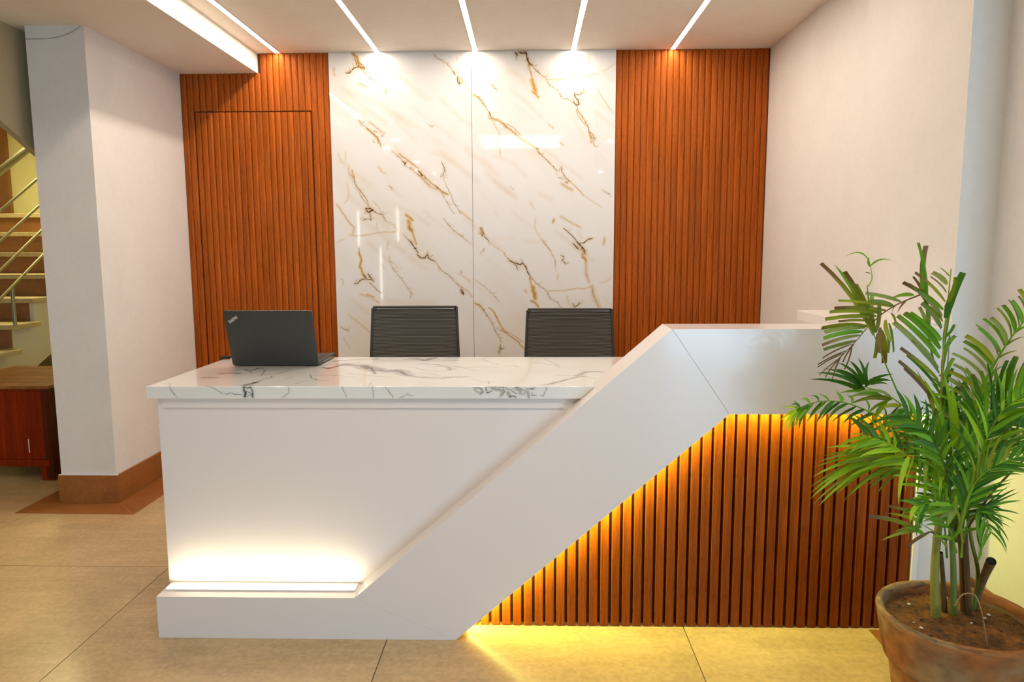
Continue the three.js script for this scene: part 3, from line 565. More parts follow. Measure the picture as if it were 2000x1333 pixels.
// ---------------------------------------------------------------- lights of the place and one added fill panel
{
  const S = [[-1.5294, 2.2, 'left-most LED ceiling strip, beside the lowered ceiling'], [-0.916, 1.1, 'second LED ceiling strip from the left, over the left marble slab'], [-0.3189, 1.88, 'middle LED ceiling strip, ending near the marble joint'],
    [0.2773, 1.1, 'fourth LED ceiling strip from the left, over the right marble slab'], [0.8763, 2.0, 'right-most LED ceiling strip, ending at the right wood slats']];
  for (const [x, L, label] of S) {
    const o = base('ceiling_light_strip', 'recessed ' + label, 'light strip', [x, YC - 0.004, L / 2 + 0.01], 'recessed LED strips of the reception ceiling');
    part('diffuser', box(x - 0.0135, x + 0.0135, YC - 0.003, YC - 0.0002, 0.006, L), emit(STRIP.color, 14), o);
    part('profile_edge', mergeGeometries([box(x - 0.0165, x - 0.0137, YC - 0.0035, YC - 0.0001, 0.005, L + 0.002), box(x + 0.0137, x + 0.0165, YC - 0.0035, YC - 0.0001, 0.005, L + 0.002)]), plaster, o);
    areaLight(STRIP, 0.022, L - 0.012, [x, YC - 0.0042, (L + 0.006) / 2], DOWN, o);
  }
  for (const [x, z, w, d, y, label] of [[-0.08, 3.55, 0.85, 0.9, YC, 'warm ceiling light panel over the lobby floor before the desk'], [-3.6, 3.0, 0.6, 0.6, YS, 'added warm fill light panel over the left hall']]) {  // the hall panel is general fill, added without a known fitting there
    const o = base('ceiling_panel_light', label, 'ceiling light', [x, y - 0.02, z]);
    part('frame', mergeGeometries([box(x - w / 2 - 0.02, x - w / 2, y - 0.022, y - 0.0005, z - d / 2 - 0.02, z + d / 2 + 0.02), box(x + w / 2, x + w / 2 + 0.02, y - 0.022, y - 0.0005, z - d / 2 - 0.02, z + d / 2 + 0.02), box(x - w / 2, x + w / 2, y - 0.022, y - 0.0005, z - d / 2 - 0.02, z - d / 2), box(x - w / 2, x + w / 2, y - 0.022, y - 0.0005, z + d / 2, z + d / 2 + 0.02)]), plaster, o);
    part('diffuser', box(x - w / 2, x + w / 2, y - 0.016, y - 0.0005, z - d / 2, z + d / 2), emit(PANEL.color, 2.5), o);
    areaLight(PANEL, w, d, [x, y - 0.024, z], DOWN, o);
  }
  const s = base('ceiling_panel_light', 'yellow ceiling light over the staircase', 'ceiling light', [-3.9, 2.58, -1.6]);
  part('diffuser', box(-4.2, -3.6, 2.585, 2.5995, -2.2, -1.0), emit(STAIR.color, 2.0), s);
  areaLight(STAIR, 0.6, 1.2, [-3.9, 2.58, -1.6], DOWN, s);
  const spots = [[-1.43, 3.41, 'beside the lowered ceiling, nearest the desk'], [-1.63, 4.01, 'beside the lowered ceiling, second from the desk'], [-1.62, 6.27, 'left in the middle of the lobby ceiling'], [-1.5, 5.37, 'left in the lobby, behind the ceiling panel'], [-1.45, 6.78, 'left in the lobby, two before the entrance wall'], [-1.6, 8.17, 'left in the lobby, nearest the entrance wall'], [1.1, 6.65, 'right in the middle of the lobby ceiling'], [1.14, 8.4, 'right in the lobby, nearest the entrance wall'], [0.9, 3.6, 'right of the ceiling panel, nearest the desk']];
  for (const [x, z, where] of spots) {
    const o = base('downlight', 'small round cool white downlight ' + where, 'downlight', [x, YC - 0.01, z], 'small downlights of the lobby ceiling');
    const ring = new THREE.TorusGeometry(0.045, 0.006, 8, 28); ring.rotateX(Math.PI / 2); ring.translate(x, YC - 0.006, z); part('rim', ring, steel, o);
    const disc = new THREE.CylinderGeometry(0.041, 0.041, 0.004, 24); disc.translate(x, YC - 0.0025, z); part('lens', disc, emit(SPOT.color, 12), o);
    areaLight(SPOT, 0.06, 0.06, [x, YC - 0.013, z], DOWN, o);
  }
  for (const [x, y0, y1, where] of [[-3.13, 1.41, 2.07, 'left-most on the entrance wall'], [-2.40, 1.50, 2.12, 'right-most on the entrance wall'], [-2.73, 0.40, 1.40, 'lowest on the entrance wall']]) {
    const o = base('tube_wall_light', 'vertical warm tube light ' + where, 'wall light', [x, y0, 8.90], 'tube lights on the entrance wall');
    part('bracket', box(x - 0.02, x + 0.02, y0, y1, 8.902, 8.9195, 0.002), steel, o);
    part('tube', rod([x, y0 + 0.01, 8.892], [x, y1 - 0.01, 8.892], 0.010), emit(TUBE.color, 10), o);
    areaLight(TUBE, 0.02, y1 - y0 - 0.03, [x, (y0 + y1) / 2, 8.879], [[1, 0, 0], [0, 1, 0], [0, 0, 1]], o);
  }
  // glazed entrance door
  const d2 = base('door_2', 'glazed double entrance door letting daylight into the lobby', 'door', [2.59, 0, 8.98], null, 'structure');
  part('door_frame', mergeGeometries([box(1.66, 1.71, 0, 2.40, 8.94, 9.02), box(3.47, 3.52, 0, 2.40, 8.94, 9.02), box(2.56, 2.62, 0, 2.35, 8.94, 9.02), box(1.71, 3.47, 2.35, 2.40, 8.94, 9.02)]), std({ color: rgb(0.3, 0.3, 0.3), metalness: 0.8, roughness: 0.4 }), d2);
  for (const [x0, x1] of [[1.71, 2.56], [2.62, 3.47]]) {
    part('pane', box(x0, x1, 0.01, 2.35, 8.978, 8.984), phy({ color: rgb(1, 1, 1), transmission: 1, thickness: 0, roughness: 0.02, ior: 1.5 }), d2);
    areaLight(DAYLIGHT, x1 - x0, 2.34, [(x0 + x1) / 2, 1.18, 8.935], [[1, 0, 0], [0, 1, 0], [0, 0, 1]], d2);
  }
}

// ---------------------------------------------------------------- reception desk
const ZF = 2.2875, ZBK = 2.12, ZPAN = 2.18, DR = 1.325;
const desk = base('reception_desk', 'white reception desk with diagonal band over lit wood slats', 'reception desk', [0, 0, 1.9]);
{
  const P2 = [-0.584, 0.147], P3 = [0.457, 1.054], P6 = [0.647, 0.778], P7 = [-0.245, 0.0];
  const off = 0.0003, e = 0.0006;
  part('plinth_board', prism([[-1.257, 0], [-1.257, 0.147], [P2[0] - off, P2[1]], [P7[0] - 2 * off, 0]], ZPAN + 0.002, ZF, e), laminate, desk);
  part('diagonal_band', prism([[P2[0] + off, P2[1]], [P3[0] - off, P3[1]], [P6[0] - off, P6[1]], [P7[0] + off, 0]], ZBK, ZF, e), laminate, desk);
  part('upper_ledge', prism([[P3[0] + off, P3[1]], [DR, P3[1]], [DR, P6[1]], [P6[0] + off, P6[1]]], ZBK, ZF, e), laminate, desk);
  const yj = (x) => P2[1] + (x - P2[0]) * 0.871;
  part('front_panel', prism([[-1.265, 0.0], [-0.54, 0.0], [-0.54, 0.147], [yTo(0.809), 0.809], [-1.265, 0.809]], 2.162, ZPAN, 0.001), laminate, desk);
  function yTo(y) { return P2[0] + (y - P2[1]) / 0.871 + 0.03; }
  part('side_panel', box(-1.265, -1.247, 0, 0.809, 1.56, 2.161, 0.001), laminate, desk);
  part('shadow_batten', box(-1.245, 0.12, 0.776, 0.8095, 2.1805, 2.186), laminate, desk);
  part('end_panel', box(1.307, DR, 0, 0.777, 2.146, 2.197, 0.001), laminate, desk);
  part('slat_backing', prism([[-0.36, 0], [1.306, 0], [1.306, 0.84], [0.62, 0.84], [-0.36, 0.02]], 2.150, 2.161), groove, desk);
  // slats under the band, each as tall as the diagonal allows
  const p = 0.0378, w = 0.0285, t = 0.0285;
  for (let x = 1.306 - p / 2 - 0.003; x > -0.32; x -= p) {
    const under = Math.min(0.778, Math.max(0, (x - P7[0]) * 0.872)) ;
    const h = Math.min(0.80, Math.max(0.012, under + 0.03));
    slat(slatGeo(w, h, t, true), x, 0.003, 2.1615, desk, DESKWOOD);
  }
  // LED strips: underside of the band and ledge, top of the plinth
  const T = new THREE.Vector2(P6[0] - P7[0], P6[1] - P7[1]), L = T.length(); T.normalize(); const N = new THREE.Vector2(T.y, -T.x);
  const strip = (cx, cy, len, tx, ty, nx, ny) => {
    const g = new THREE.BoxGeometry(len, 0.004, 0.016); g.rotateZ(Math.atan2(ty, tx)); g.translate(cx + nx * 0.0022, cy + ny * 0.0022, 2.220);
    part('led_strip', g, emit(LEDGE_LED.color, 9), desk);
    const c = 0.94, s = 0.3412, zx = [-nx * c, -ny * c, s], y = new THREE.Vector3(...zx).cross(new THREE.Vector3(tx, ty, 0));   // the strip is set at a slant towards the slats
    areaLight(LEDGE_LED, len, 0.014, [cx + nx * 0.0095, cy + ny * 0.0095, 2.220], [[tx, ty, 0], [y.x, y.y, y.z], zx], desk);
  };
  strip((P7[0] + P6[0]) / 2 + 0.012, (P7[1] + P6[1]) / 2 + 0.012, L - 0.05, T.x, T.y, N.x, N.y);
  strip((P6[0] + DR) / 2 + 0.006, P6[1], DR - P6[0] - 0.014, 1, 0, 0, -1);
  part('led_channel', box(-1.252, -0.592, 0.1472, 0.152, 2.186, 2.243, 0.001), laminate, desk);
  part('led_strip', box(-1.246, -0.598, 0.152, 0.1545, 2.205, 2.235), emit(PLINTH_LED.color, 6), desk);
  const a = Math.PI / 2 - 0.2;
  areaLight(PLINTH_LED, 0.645, 0.026, [-0.922, 0.1565, 2.219], [[1, 0, 0], [0, Math.cos(a), Math.sin(a)], [0, -Math.sin(a), Math.cos(a)]], desk);
}
part('filler_panel', box(1.3255, XQ - 0.001, 0, 0.777, 2.120, 2.136, 0.001), laminate, desk);
part('return_top', box(1.118, XQ - 0.002, 1.012, 1.054, 1.55, ZBK - 0.002, 0.002), laminate, desk);
part('return_cabinet', box(1.17, 1.300, 0, 1.011, 1.60, 2.145, 0.001), std({ color: rgb(0.62, 0.62, 0.61), roughness: 0.5 }), desk);
// marble worktop
{
  const X0 = -1.29, X1 = 1.11, Z0 = 1.515, Z1 = 2.2, top = 0.852, th = 0.0415, S = 560;
  const s = new THREE.Shape([[X0, -Z0], [X1, -Z0], [X1, -2.118], [0.214, -2.118], [0.214, -Z1], [X0, -Z1]].map(([a, b]) => new THREE.Vector2(a, b)));
  const g0 = new THREE.ExtrudeGeometry(s, { depth: th - 0.003, bevelEnabled: true, bevelThickness: 0.0015, bevelSize: 0.0015, bevelOffset: -0.0015, bevelSegments: 2 });
  g0.rotateX(-Math.PI / 2); g0.translate(0, top - th + 0.0015, 0);
  { const q = g0.attributes.position; for (let i = 0; i < q.count; i++) if (q.getX(i) > 0.19 && q.getX(i) < 0.3 && q.getZ(i) > 2.1) q.setX(i, q.getX(i) + 0.0095 - (top - q.getY(i)) * 1.148); }   // mitred against the diagonal band
  const g = metric(g0), p = g.attributes.position, n = g.attributes.normal, uv = g.attributes.uv, U = X1 - X0, V = Z1 - Z0 + 0.05;
  for (let i = 0; i < p.count; i++) {
    const side = Math.abs(n.getY(i)) < 0.5;
    uv.setXY(i, (side && Math.abs(n.getX(i)) > 0.5 ? p.getX(i) + (top - p.getY(i)) - X0 : p.getX(i) - X0) / U, 1 - ((side && n.getZ(i) > 0.5 ? Z1 + (top - p.getY(i)) : p.getZ(i)) - Z0) / V);
  }
  const [c, ctx] = stoneCanvas(Math.round(U * S), Math.round(V * S), (u, v) => { const b = fbm(u, v, 9, 4, 4, 71), k = 243 + 8 * (b - 0.5); return [cl(k), cl(k - 1), cl(k - 4)]; });
  const styles = {
    k: { halo: '170,170,165', ha: 0.22, hw: 2.0, blur: 2, core: '64,68,72', a: 0.9, cw: 0.9 },
    K: { halo: '150,152,150', ha: 0.40, hw: 1.6, blur: 2, core: '48,52,56', a: 0.95, cw: 0.85 },
    h: { halo: '150,145,142', ha: 0.42, hw: 1.6, blur: 3, core: '104,101,100', a: 0.7, cw: 0.5 },
    c: { halo: '170,176,160', ha: 0.85, hw: 1.0, blur: 1, core: '176,180,164', a: 0.5, cw: 0.7 },
  };
  const wide = TOP_VEINS.map((v) => (v[3] < 2.19 ? [v[0], v[1] * (v[0] === 'h' ? 4.0 : v[0] === 'K' ? 3.2 : 2.4), ...v.slice(2)] : v));
  const more = [];
  for (let i = 0; i < 20; i++) { const x = rr(X0, X1), z = rr(Z0, Z1), q = rr(0.05, 0.25); more.push([['k', 'h'][i % 2], 0.0025, x, z, x + q * 0.5, z + rr(-0.06, 0.06), x + q, z + rr(-0.1, 0.1)]); }
  paintVeins(ctx, [...more, ...wide], (x) => (x - X0) * S, (z) => (z - Z0) * S, S, styles);
  const m = new THREE.Mesh(g, phy({ color: rgb(0.86, 0.87, 0.87), map: canvasTex(c), roughness: 0.16, clearcoat: 0.6, clearcoatRoughness: 0.04 }));
  m.name = 'worktop'; m.castShadow = m.receiveShadow = true; scene.add(m);
  tag(m, 'white marble worktop with grey veins on the reception desk', 'worktop');
}

// ---------------------------------------------------------------- laptop, cable
const font = await new FontLoader().loadAsync('fonts/droid/droid_sans_bold.typeface.json');
{
  const x0 = -1.172, x1 = -0.828, zh = 1.757, y0 = 0.8525, o = base('laptop', 'open black laptop standing on the marble worktop', 'laptop', [-1.0, y0, 1.66]);
  const shell = std({ color: rgb(0.030, 0.031, 0.029), roughness: 0.42 });
  part('base', box(x0, x1, y0 + 0.002, y0 + 0.020, 1.52, zh, 0.004), shell, o);
  part('keyboard', box(x0 + 0.02, x1 - 0.02, y0 + 0.0195, y0 + 0.0215, 1.62, zh - 0.025), blackPlastic, o);
  part('port_strip', box(x1 - 0.0005, x1 + 0.0008, y0 + 0.006, y0 + 0.013, 1.56, 1.70), std({ color: rgb(0.25, 0.2, 0.16), metalness: 0.6, roughness: 0.35 }), o);
  const H = 0.234, W = x1 - x0, lidShape = new THREE.Shape(), r = 0.011;
  lidShape.moveTo(-W / 2 + r, 0); lidShape.lineTo(W / 2 - r, 0); lidShape.quadraticCurveTo(W / 2, 0, W / 2, r); lidShape.lineTo(W / 2, H - r); lidShape.quadraticCurveTo(W / 2, H, W / 2 - r, H); lidShape.lineTo(-W / 2 + r, H); lidShape.quadraticCurveTo(-W / 2, H, -W / 2, H - r); lidShape.lineTo(-W / 2, r); lidShape.quadraticCurveTo(-W / 2, 0, -W / 2 + r, 0);
  const lg = new THREE.ExtrudeGeometry(lidShape, { depth: 0.004, bevelEnabled: true, bevelThickness: 0.002, bevelSize: 0.002, bevelOffset: -0.002, bevelSegments: 3, curveSegments: 5 });
  const lid = new THREE.Mesh(lg, shell); lid.name = 'lid'; lid.castShadow = lid.receiveShadow = true; lid.position.set((x0 + x1) / 2 + 1.0, 0.004, zh - 1.66 + 0.002); lid.rotation.x = 0.30; o.add(lid);
  const screen = new THREE.Mesh(new THREE.BoxGeometry(W - 0.03, H - 0.035, 0.001), std({ color: rgb(0.02, 0.02, 0.025), roughness: 0.2 })); screen.name = 'screen'; screen.position.set(0, H / 2 + 0.003, -0.0024); lid.add(screen);
  const tg = new TextGeometry('ThinkPad', { font, size: 0.0088, depth: 0.0008, curveSegments: 2 }); tg.center();
  const badge = new THREE.Mesh(tg, std({ color: rgb(0.62, 0.60, 0.56), metalness: 0.5, roughness: 0.35 })); badge.name = 'badge'; badge.position.set(-W / 2 + 0.033, H - 0.036, 0.0066); badge.rotation.z = 0.62; badge.scale.set(0.78, 1.5, 1); badge.userData.label = 'silver lettering badge'; lid.add(badge);
  for (const s of [-1, 1]) { const h = new THREE.Mesh(new THREE.CylinderGeometry(0.006, 0.006, 0.04, 10), blackPlastic); h.name = 'hinge'; h.rotation.z = Math.PI / 2; h.position.set((x0 + x1) / 2 + 1.0 + s * 0.13, 0.014, zh - 1.66 + 0.001); o.add(h); }
  const cab = new THREE.Mesh(tube([[-1.172, 0.864, 1.60], [-1.20, 0.868, 1.585], [-1.245, 0.860, 1.575], [-1.285, 0.861, 1.572], [-1.302, 0.855, 1.570], [-1.312, 0.82, 1.568], [-1.314, 0.66, 1.57]], 0.0035, 40, 8), blackPlastic);
  cab.name = 'power_cable'; scene.add(cab); tag(cab, 'black cable behind the laptop hanging over the worktop edge', 'cable');
  const plug = rod([-1.262, 0.8605, 1.575], [-1.296, 0.8605, 1.572], 0.0075); const pm = new THREE.Mesh(plug, blackPlastic); pm.name = 'plug'; cab.add(pm);
}

// ---------------------------------------------------------------- office chairs
function makeChair(label, [x, z], turn, topY) {
  const o = base('office_chair', label, 'chair', [x, 0, z], 'mesh-back office chairs behind the desk');
  o.rotation.y = turn;
  const dark = std({ color: rgb(0.035, 0.034, 0.030), roughness: 0.55 }), cloth = std({ color: rgb(0.06, 0.056, 0.05), roughness: 0.9 }), yarn = std({ color: rgb(0.26, 0.24, 0.21), roughness: 0.7 });
  const add = (name, geo, mat, parent = o) => { const m = new THREE.Mesh(geo, mat); m.name = name; m.castShadow = m.receiveShadow = true; parent.add(m); return m; };
  const Hb = 0.52, yb = topY - Hb, half = (y) => 0.249 - 0.020 * (y - yb) / Hb;          // back narrows upward
  const at = (u, y) => { const w = half(y), xx = u * w; return [xx, y, -0.20 - 0.10 * (y - yb) / Hb * 0.6 + 0.035 * u * u]; };
  const loop = []; const r = 0.13;
  for (const [cu, cy, a0] of [[1 - r, yb + 0.035, -90], [1 - r, topY - 0.033, 0], [-(1 - r), topY - 0.033, 90], [-(1 - r), yb + 0.035, 180]])
    for (let k = 0; k <= 4; k++) { const a = (a0 + k * 22.5) * Math.PI / 180; loop.push(at(cu + r * Math.cos(a), cy + 0.033 * Math.sin(a))); }
  add('back_frame', tube(loop, 0.0075, 120, 8, true), dark);
  const ny = 40, nx = 14, P = [], I = [];
  for (let j = 0; j <= ny; j++) for (let i = 0; i <= nx; i++) { const y = yb + 0.012 + (Hb - 0.022) * j / ny, q = at((i / nx * 2 - 1) * 0.985, y); P.push(q[0], q[1], q[2] - 0.003); }
  for (let j = 0; j < ny; j++) for (let i = 0; i < nx; i++) { const a = j * (nx + 1) + i, b = a + nx + 1; I.push(a, a + 1, b + 1, a, b + 1, b); }
  const bg = new THREE.BufferGeometry(); bg.setAttribute('position', new THREE.Float32BufferAttribute(P, 3)); bg.setIndex(I); bg.computeVertexNormals();
  const back = add('mesh_back', bg, cloth);
  const threads = [];
  for (let k = 0; k < 62; k++) {
    const y = yb + 0.022 + (Hb - 0.045) * k / 61, pts = []; for (let i = 0; i <= 8; i++) { const q = at((i / 4 - 1) * 0.975, y); pts.push([q[0], q[1], q[2] + 0.0015 + 0.0008 * hash(k, i)]); }
    threads.push(tube(pts, 0.0013, 10, 4));
  }
  const th = add('mesh_threads', mergeGeometries(threads), yarn, back); th.userData.kind = 'stuff';
  add('spine', mergeGeometries([taper([[0, 0.42, -0.10], [0, 0.45, -0.25], [0, 0.60, -0.27], [0, yb + 0.2, -0.25]], 0.026, 0.018, 14, 10), rod([-0.12, yb + 0.16, -0.225], [0.12, yb + 0.16, -0.225], 0.012)].map((g) => g.index ? g.toNonIndexed() : g)), dark);
  const seat = new RoundedBoxGeometry(0.48, 0.075, 0.46, 4, 0.035); seat.translate(0, 0.455, 0.03); add('seat', seat, cloth);
  for (const s of [-1, 1]) { const a = add('armrest', mergeGeometries([tube([[s * 0.20, 0.425, -0.02], [s * 0.285, 0.44, -0.02], [s * 0.29, 0.55, -0.03], [s * 0.285, 0.622, -0.02]], 0.013, 20, 8).toNonIndexed(), (() => { const q = new RoundedBoxGeometry(0.06, 0.026, 0.22, 3, 0.012); q.translate(s * 0.285, 0.634, 0.0); return q.index ? q.toNonIndexed() : q; })()]), dark); a.userData.label = 'curved plastic armrest'; }
  const cyl = new THREE.CylinderGeometry(0.026, 0.026, 0.34, 16); cyl.translate(0, 0.25, 0); add('gas_lift', cyl, steel);
  for (let k = 0; k < 5; k++) {
    const a = k * Math.PI * 2 / 5 + 0.3, c = Math.cos(a), s = Math.sin(a), leg = add('base_arm', taper([[0.0, 0.10, 0.0], [0.15 * c, 0.098, 0.15 * s], [0.29 * c, 0.072, 0.29 * s]], 0.028, 0.016, 8, 8), dark);
    const wg = new THREE.CylinderGeometry(0.027, 0.027, 0.036, 16); wg.rotateZ(Math.PI / 2); wg.rotateY(a); wg.translate(0.29 * c, 0.0275, 0.29 * s); add('caster', wg, blackPlastic, leg);
  }
  return o;
}
makeChair('black mesh office chair on the left, behind the middle of the worktop', [-0.613, 0.86], 0.035, 1.0);
makeChair('black mesh office chair on the right, nearest the diagonal band', [0.222, 0.86], -0.02, 0.985);

// ---------------------------------------------------------------- pillar cable
{
  const c = new THREE.Mesh(tube([[-2.438, 2.335, 0.9635], [-2.36, 2.335, 0.966], [-2.30, 2.338, 0.966], [-2.24, 2.352, 0.965], [-2.19, 2.374, 0.965], [-2.165, 2.392, 0.9645]], 0.0018, 30, 6), std({ color: rgb(0.42, 0.36, 0.30), roughness: 0.8 }));
  c.name = 'wall_cable'; scene.add(c); tag(c, 'thin loose cable along the top of the pillar', 'cable');
}

// ---------------------------------------------------------------- staircase, railing and chest in the hall
{
  const st = base('staircase', 'staircase with brown risers and cream treads behind the pillar', 'staircase', [-4.2, 0, -0.9]);
  const cream = phy({ color: rgb(0.60, 0.49, 0.27), map: tileTex, roughness: 0.4 }), brown = phy({ color: rgb(0.30, 0.125, 0.035), map: tileTex, roughness: 0.42 });
  const n = 10, rise = 0.17, run = 0.27;      // tread k: top at 0.97 + (k - 5) * rise, nosing z -0.70 - (k - 5) * run
  for (let k = 0; k < n; k++) {
    const y = 0.97 + (k - 5) * rise, z = -0.70 - (k - 5) * run + (k < 5 ? (5 - k) * 0.02 : 0), xr = k >= 5 ? -3.69 : -3.69 + Math.min(2, 5 - k) * 0.05;
    part('tread', box(-5.99, xr + 0.02, y - 0.035, y, k === n - 1 ? -2.94 : z - run - 0.02, z, 0.004), cream, st);
    part('riser', box(-5.99, xr - 0.03, y - rise + 0.0005, y - 0.0355, z - 0.045, z - 0.028), brown, st);
  }
  const pts = [];
  for (let k = 0; k < n; k++) { const y = 0.97 + (k - 5) * rise - 0.036, z = -0.70 - (k - 5) * run - 0.03; pts.push([z, y - rise + 0.036], [z, y]); }
  pts.push([-2.94, 0.97 + 4 * rise - 0.036], [-2.94, 1.36], [-0.72, 0.46], [0.10, 0.0], [0.6, 0.0]);
  const g = prism(pts, 0, 0.05); g.rotateY(-Math.PI / 2); g.translate(-3.69, 0, 0);
  part('stringer', metric(g), std({ color: rgb(0.66, 0.62, 0.52), map: wallTex, roughness: 0.7 }), st);
  const rl = base('stair_railing', 'brushed steel stair railing with four rods below the handrail', 'railing', [-3.6, 0.8, -0.4]);
  const X = -3.6, dull = std({ color: rgb(0.30, 0.27, 0.17), metalness: 0.9, roughness: 0.42 }), ra = (za, ya, zb, yb2, r, name) => part(name, rod([X, ya, za], [X, yb2, zb], r), dull, rl);
  const S = 0.62, z0 = -0.36, z1 = -2.2;
  for (const [y, r, name] of [[1.845, 0.026, 'handrail'], [1.595, 0.0105, 'rod'], [1.405, 0.0105, 'rod'], [1.222, 0.0105, 'rod'], [1.045, 0.0105, 'rod']]) ra(z0 + 0.55, y - S * 0.55, z1, y + S * (z0 - z1), r, name);
  ra(-0.40, 0.80, -0.40, 1.075, 0.013, 'post');
  const tr = base('trim_1', 'brown door frame on the wall behind the stairs', 'door frame', [-5.5, 1.66, -2.93], null, 'structure');
  part('frame_post', box(-5.62, -5.35, 1.66, 2.58, -2.949, -2.90), brown, tr);
}
{
  const c = base('wooden_chest', 'low reddish wooden chest standing behind the pillar under the stairs', 'chest', [-3.2, 0, 0.3]);
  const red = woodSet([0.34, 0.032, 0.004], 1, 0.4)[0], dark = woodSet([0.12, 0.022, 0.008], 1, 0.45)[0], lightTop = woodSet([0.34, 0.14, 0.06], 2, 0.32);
  const x0 = -3.42, x1 = -2.725, z0 = -0.10, z1 = 0.60;
  part('front_board', box(x0, x1 - 0.04, 0.125, 0.535, z1 - 0.02, z1, 0.002, 0.25, 1), red, c);
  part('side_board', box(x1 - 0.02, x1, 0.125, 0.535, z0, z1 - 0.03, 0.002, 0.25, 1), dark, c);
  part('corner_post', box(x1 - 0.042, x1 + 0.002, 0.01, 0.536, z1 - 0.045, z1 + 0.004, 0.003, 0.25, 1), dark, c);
  part('base_rail', box(x0, x1 - 0.02, 0.085, 0.124, z1 - 0.03, z1 + 0.006, 0.004, 0.25, 1), red, c);
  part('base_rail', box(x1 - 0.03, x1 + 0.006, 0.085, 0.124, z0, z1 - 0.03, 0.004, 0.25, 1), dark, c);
  for (const z of [z0 + 0.01, z1 - 0.07]) part('foot', box(x1 - 0.075, x1, 0.0, 0.084, z, z + 0.07, 0.004, 0.25, 1), red, c);
  part('foot', box(x0, x0 + 0.075, 0.0, 0.084, z1 - 0.07, z1, 0.004, 0.25, 1), red, c);
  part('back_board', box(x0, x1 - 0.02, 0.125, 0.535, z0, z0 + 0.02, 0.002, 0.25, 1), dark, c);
  for (let k = 0; k < 6; k++) { const a = z0 - 0.01 + k * 0.1215; part('top_plank', box(x0, x1 + 0.012, 0.537, 0.556, a, a + 0.118, 0.003, 1, 0.25), lightTop[k % 2], c); }
  part('chalk_mark', box(-2.862, -2.857, 0.165, 0.245, z1, z1 + 0.0008), std({ color: rgb(0.75, 0.68, 0.6), roughness: 0.9 }), c);
}

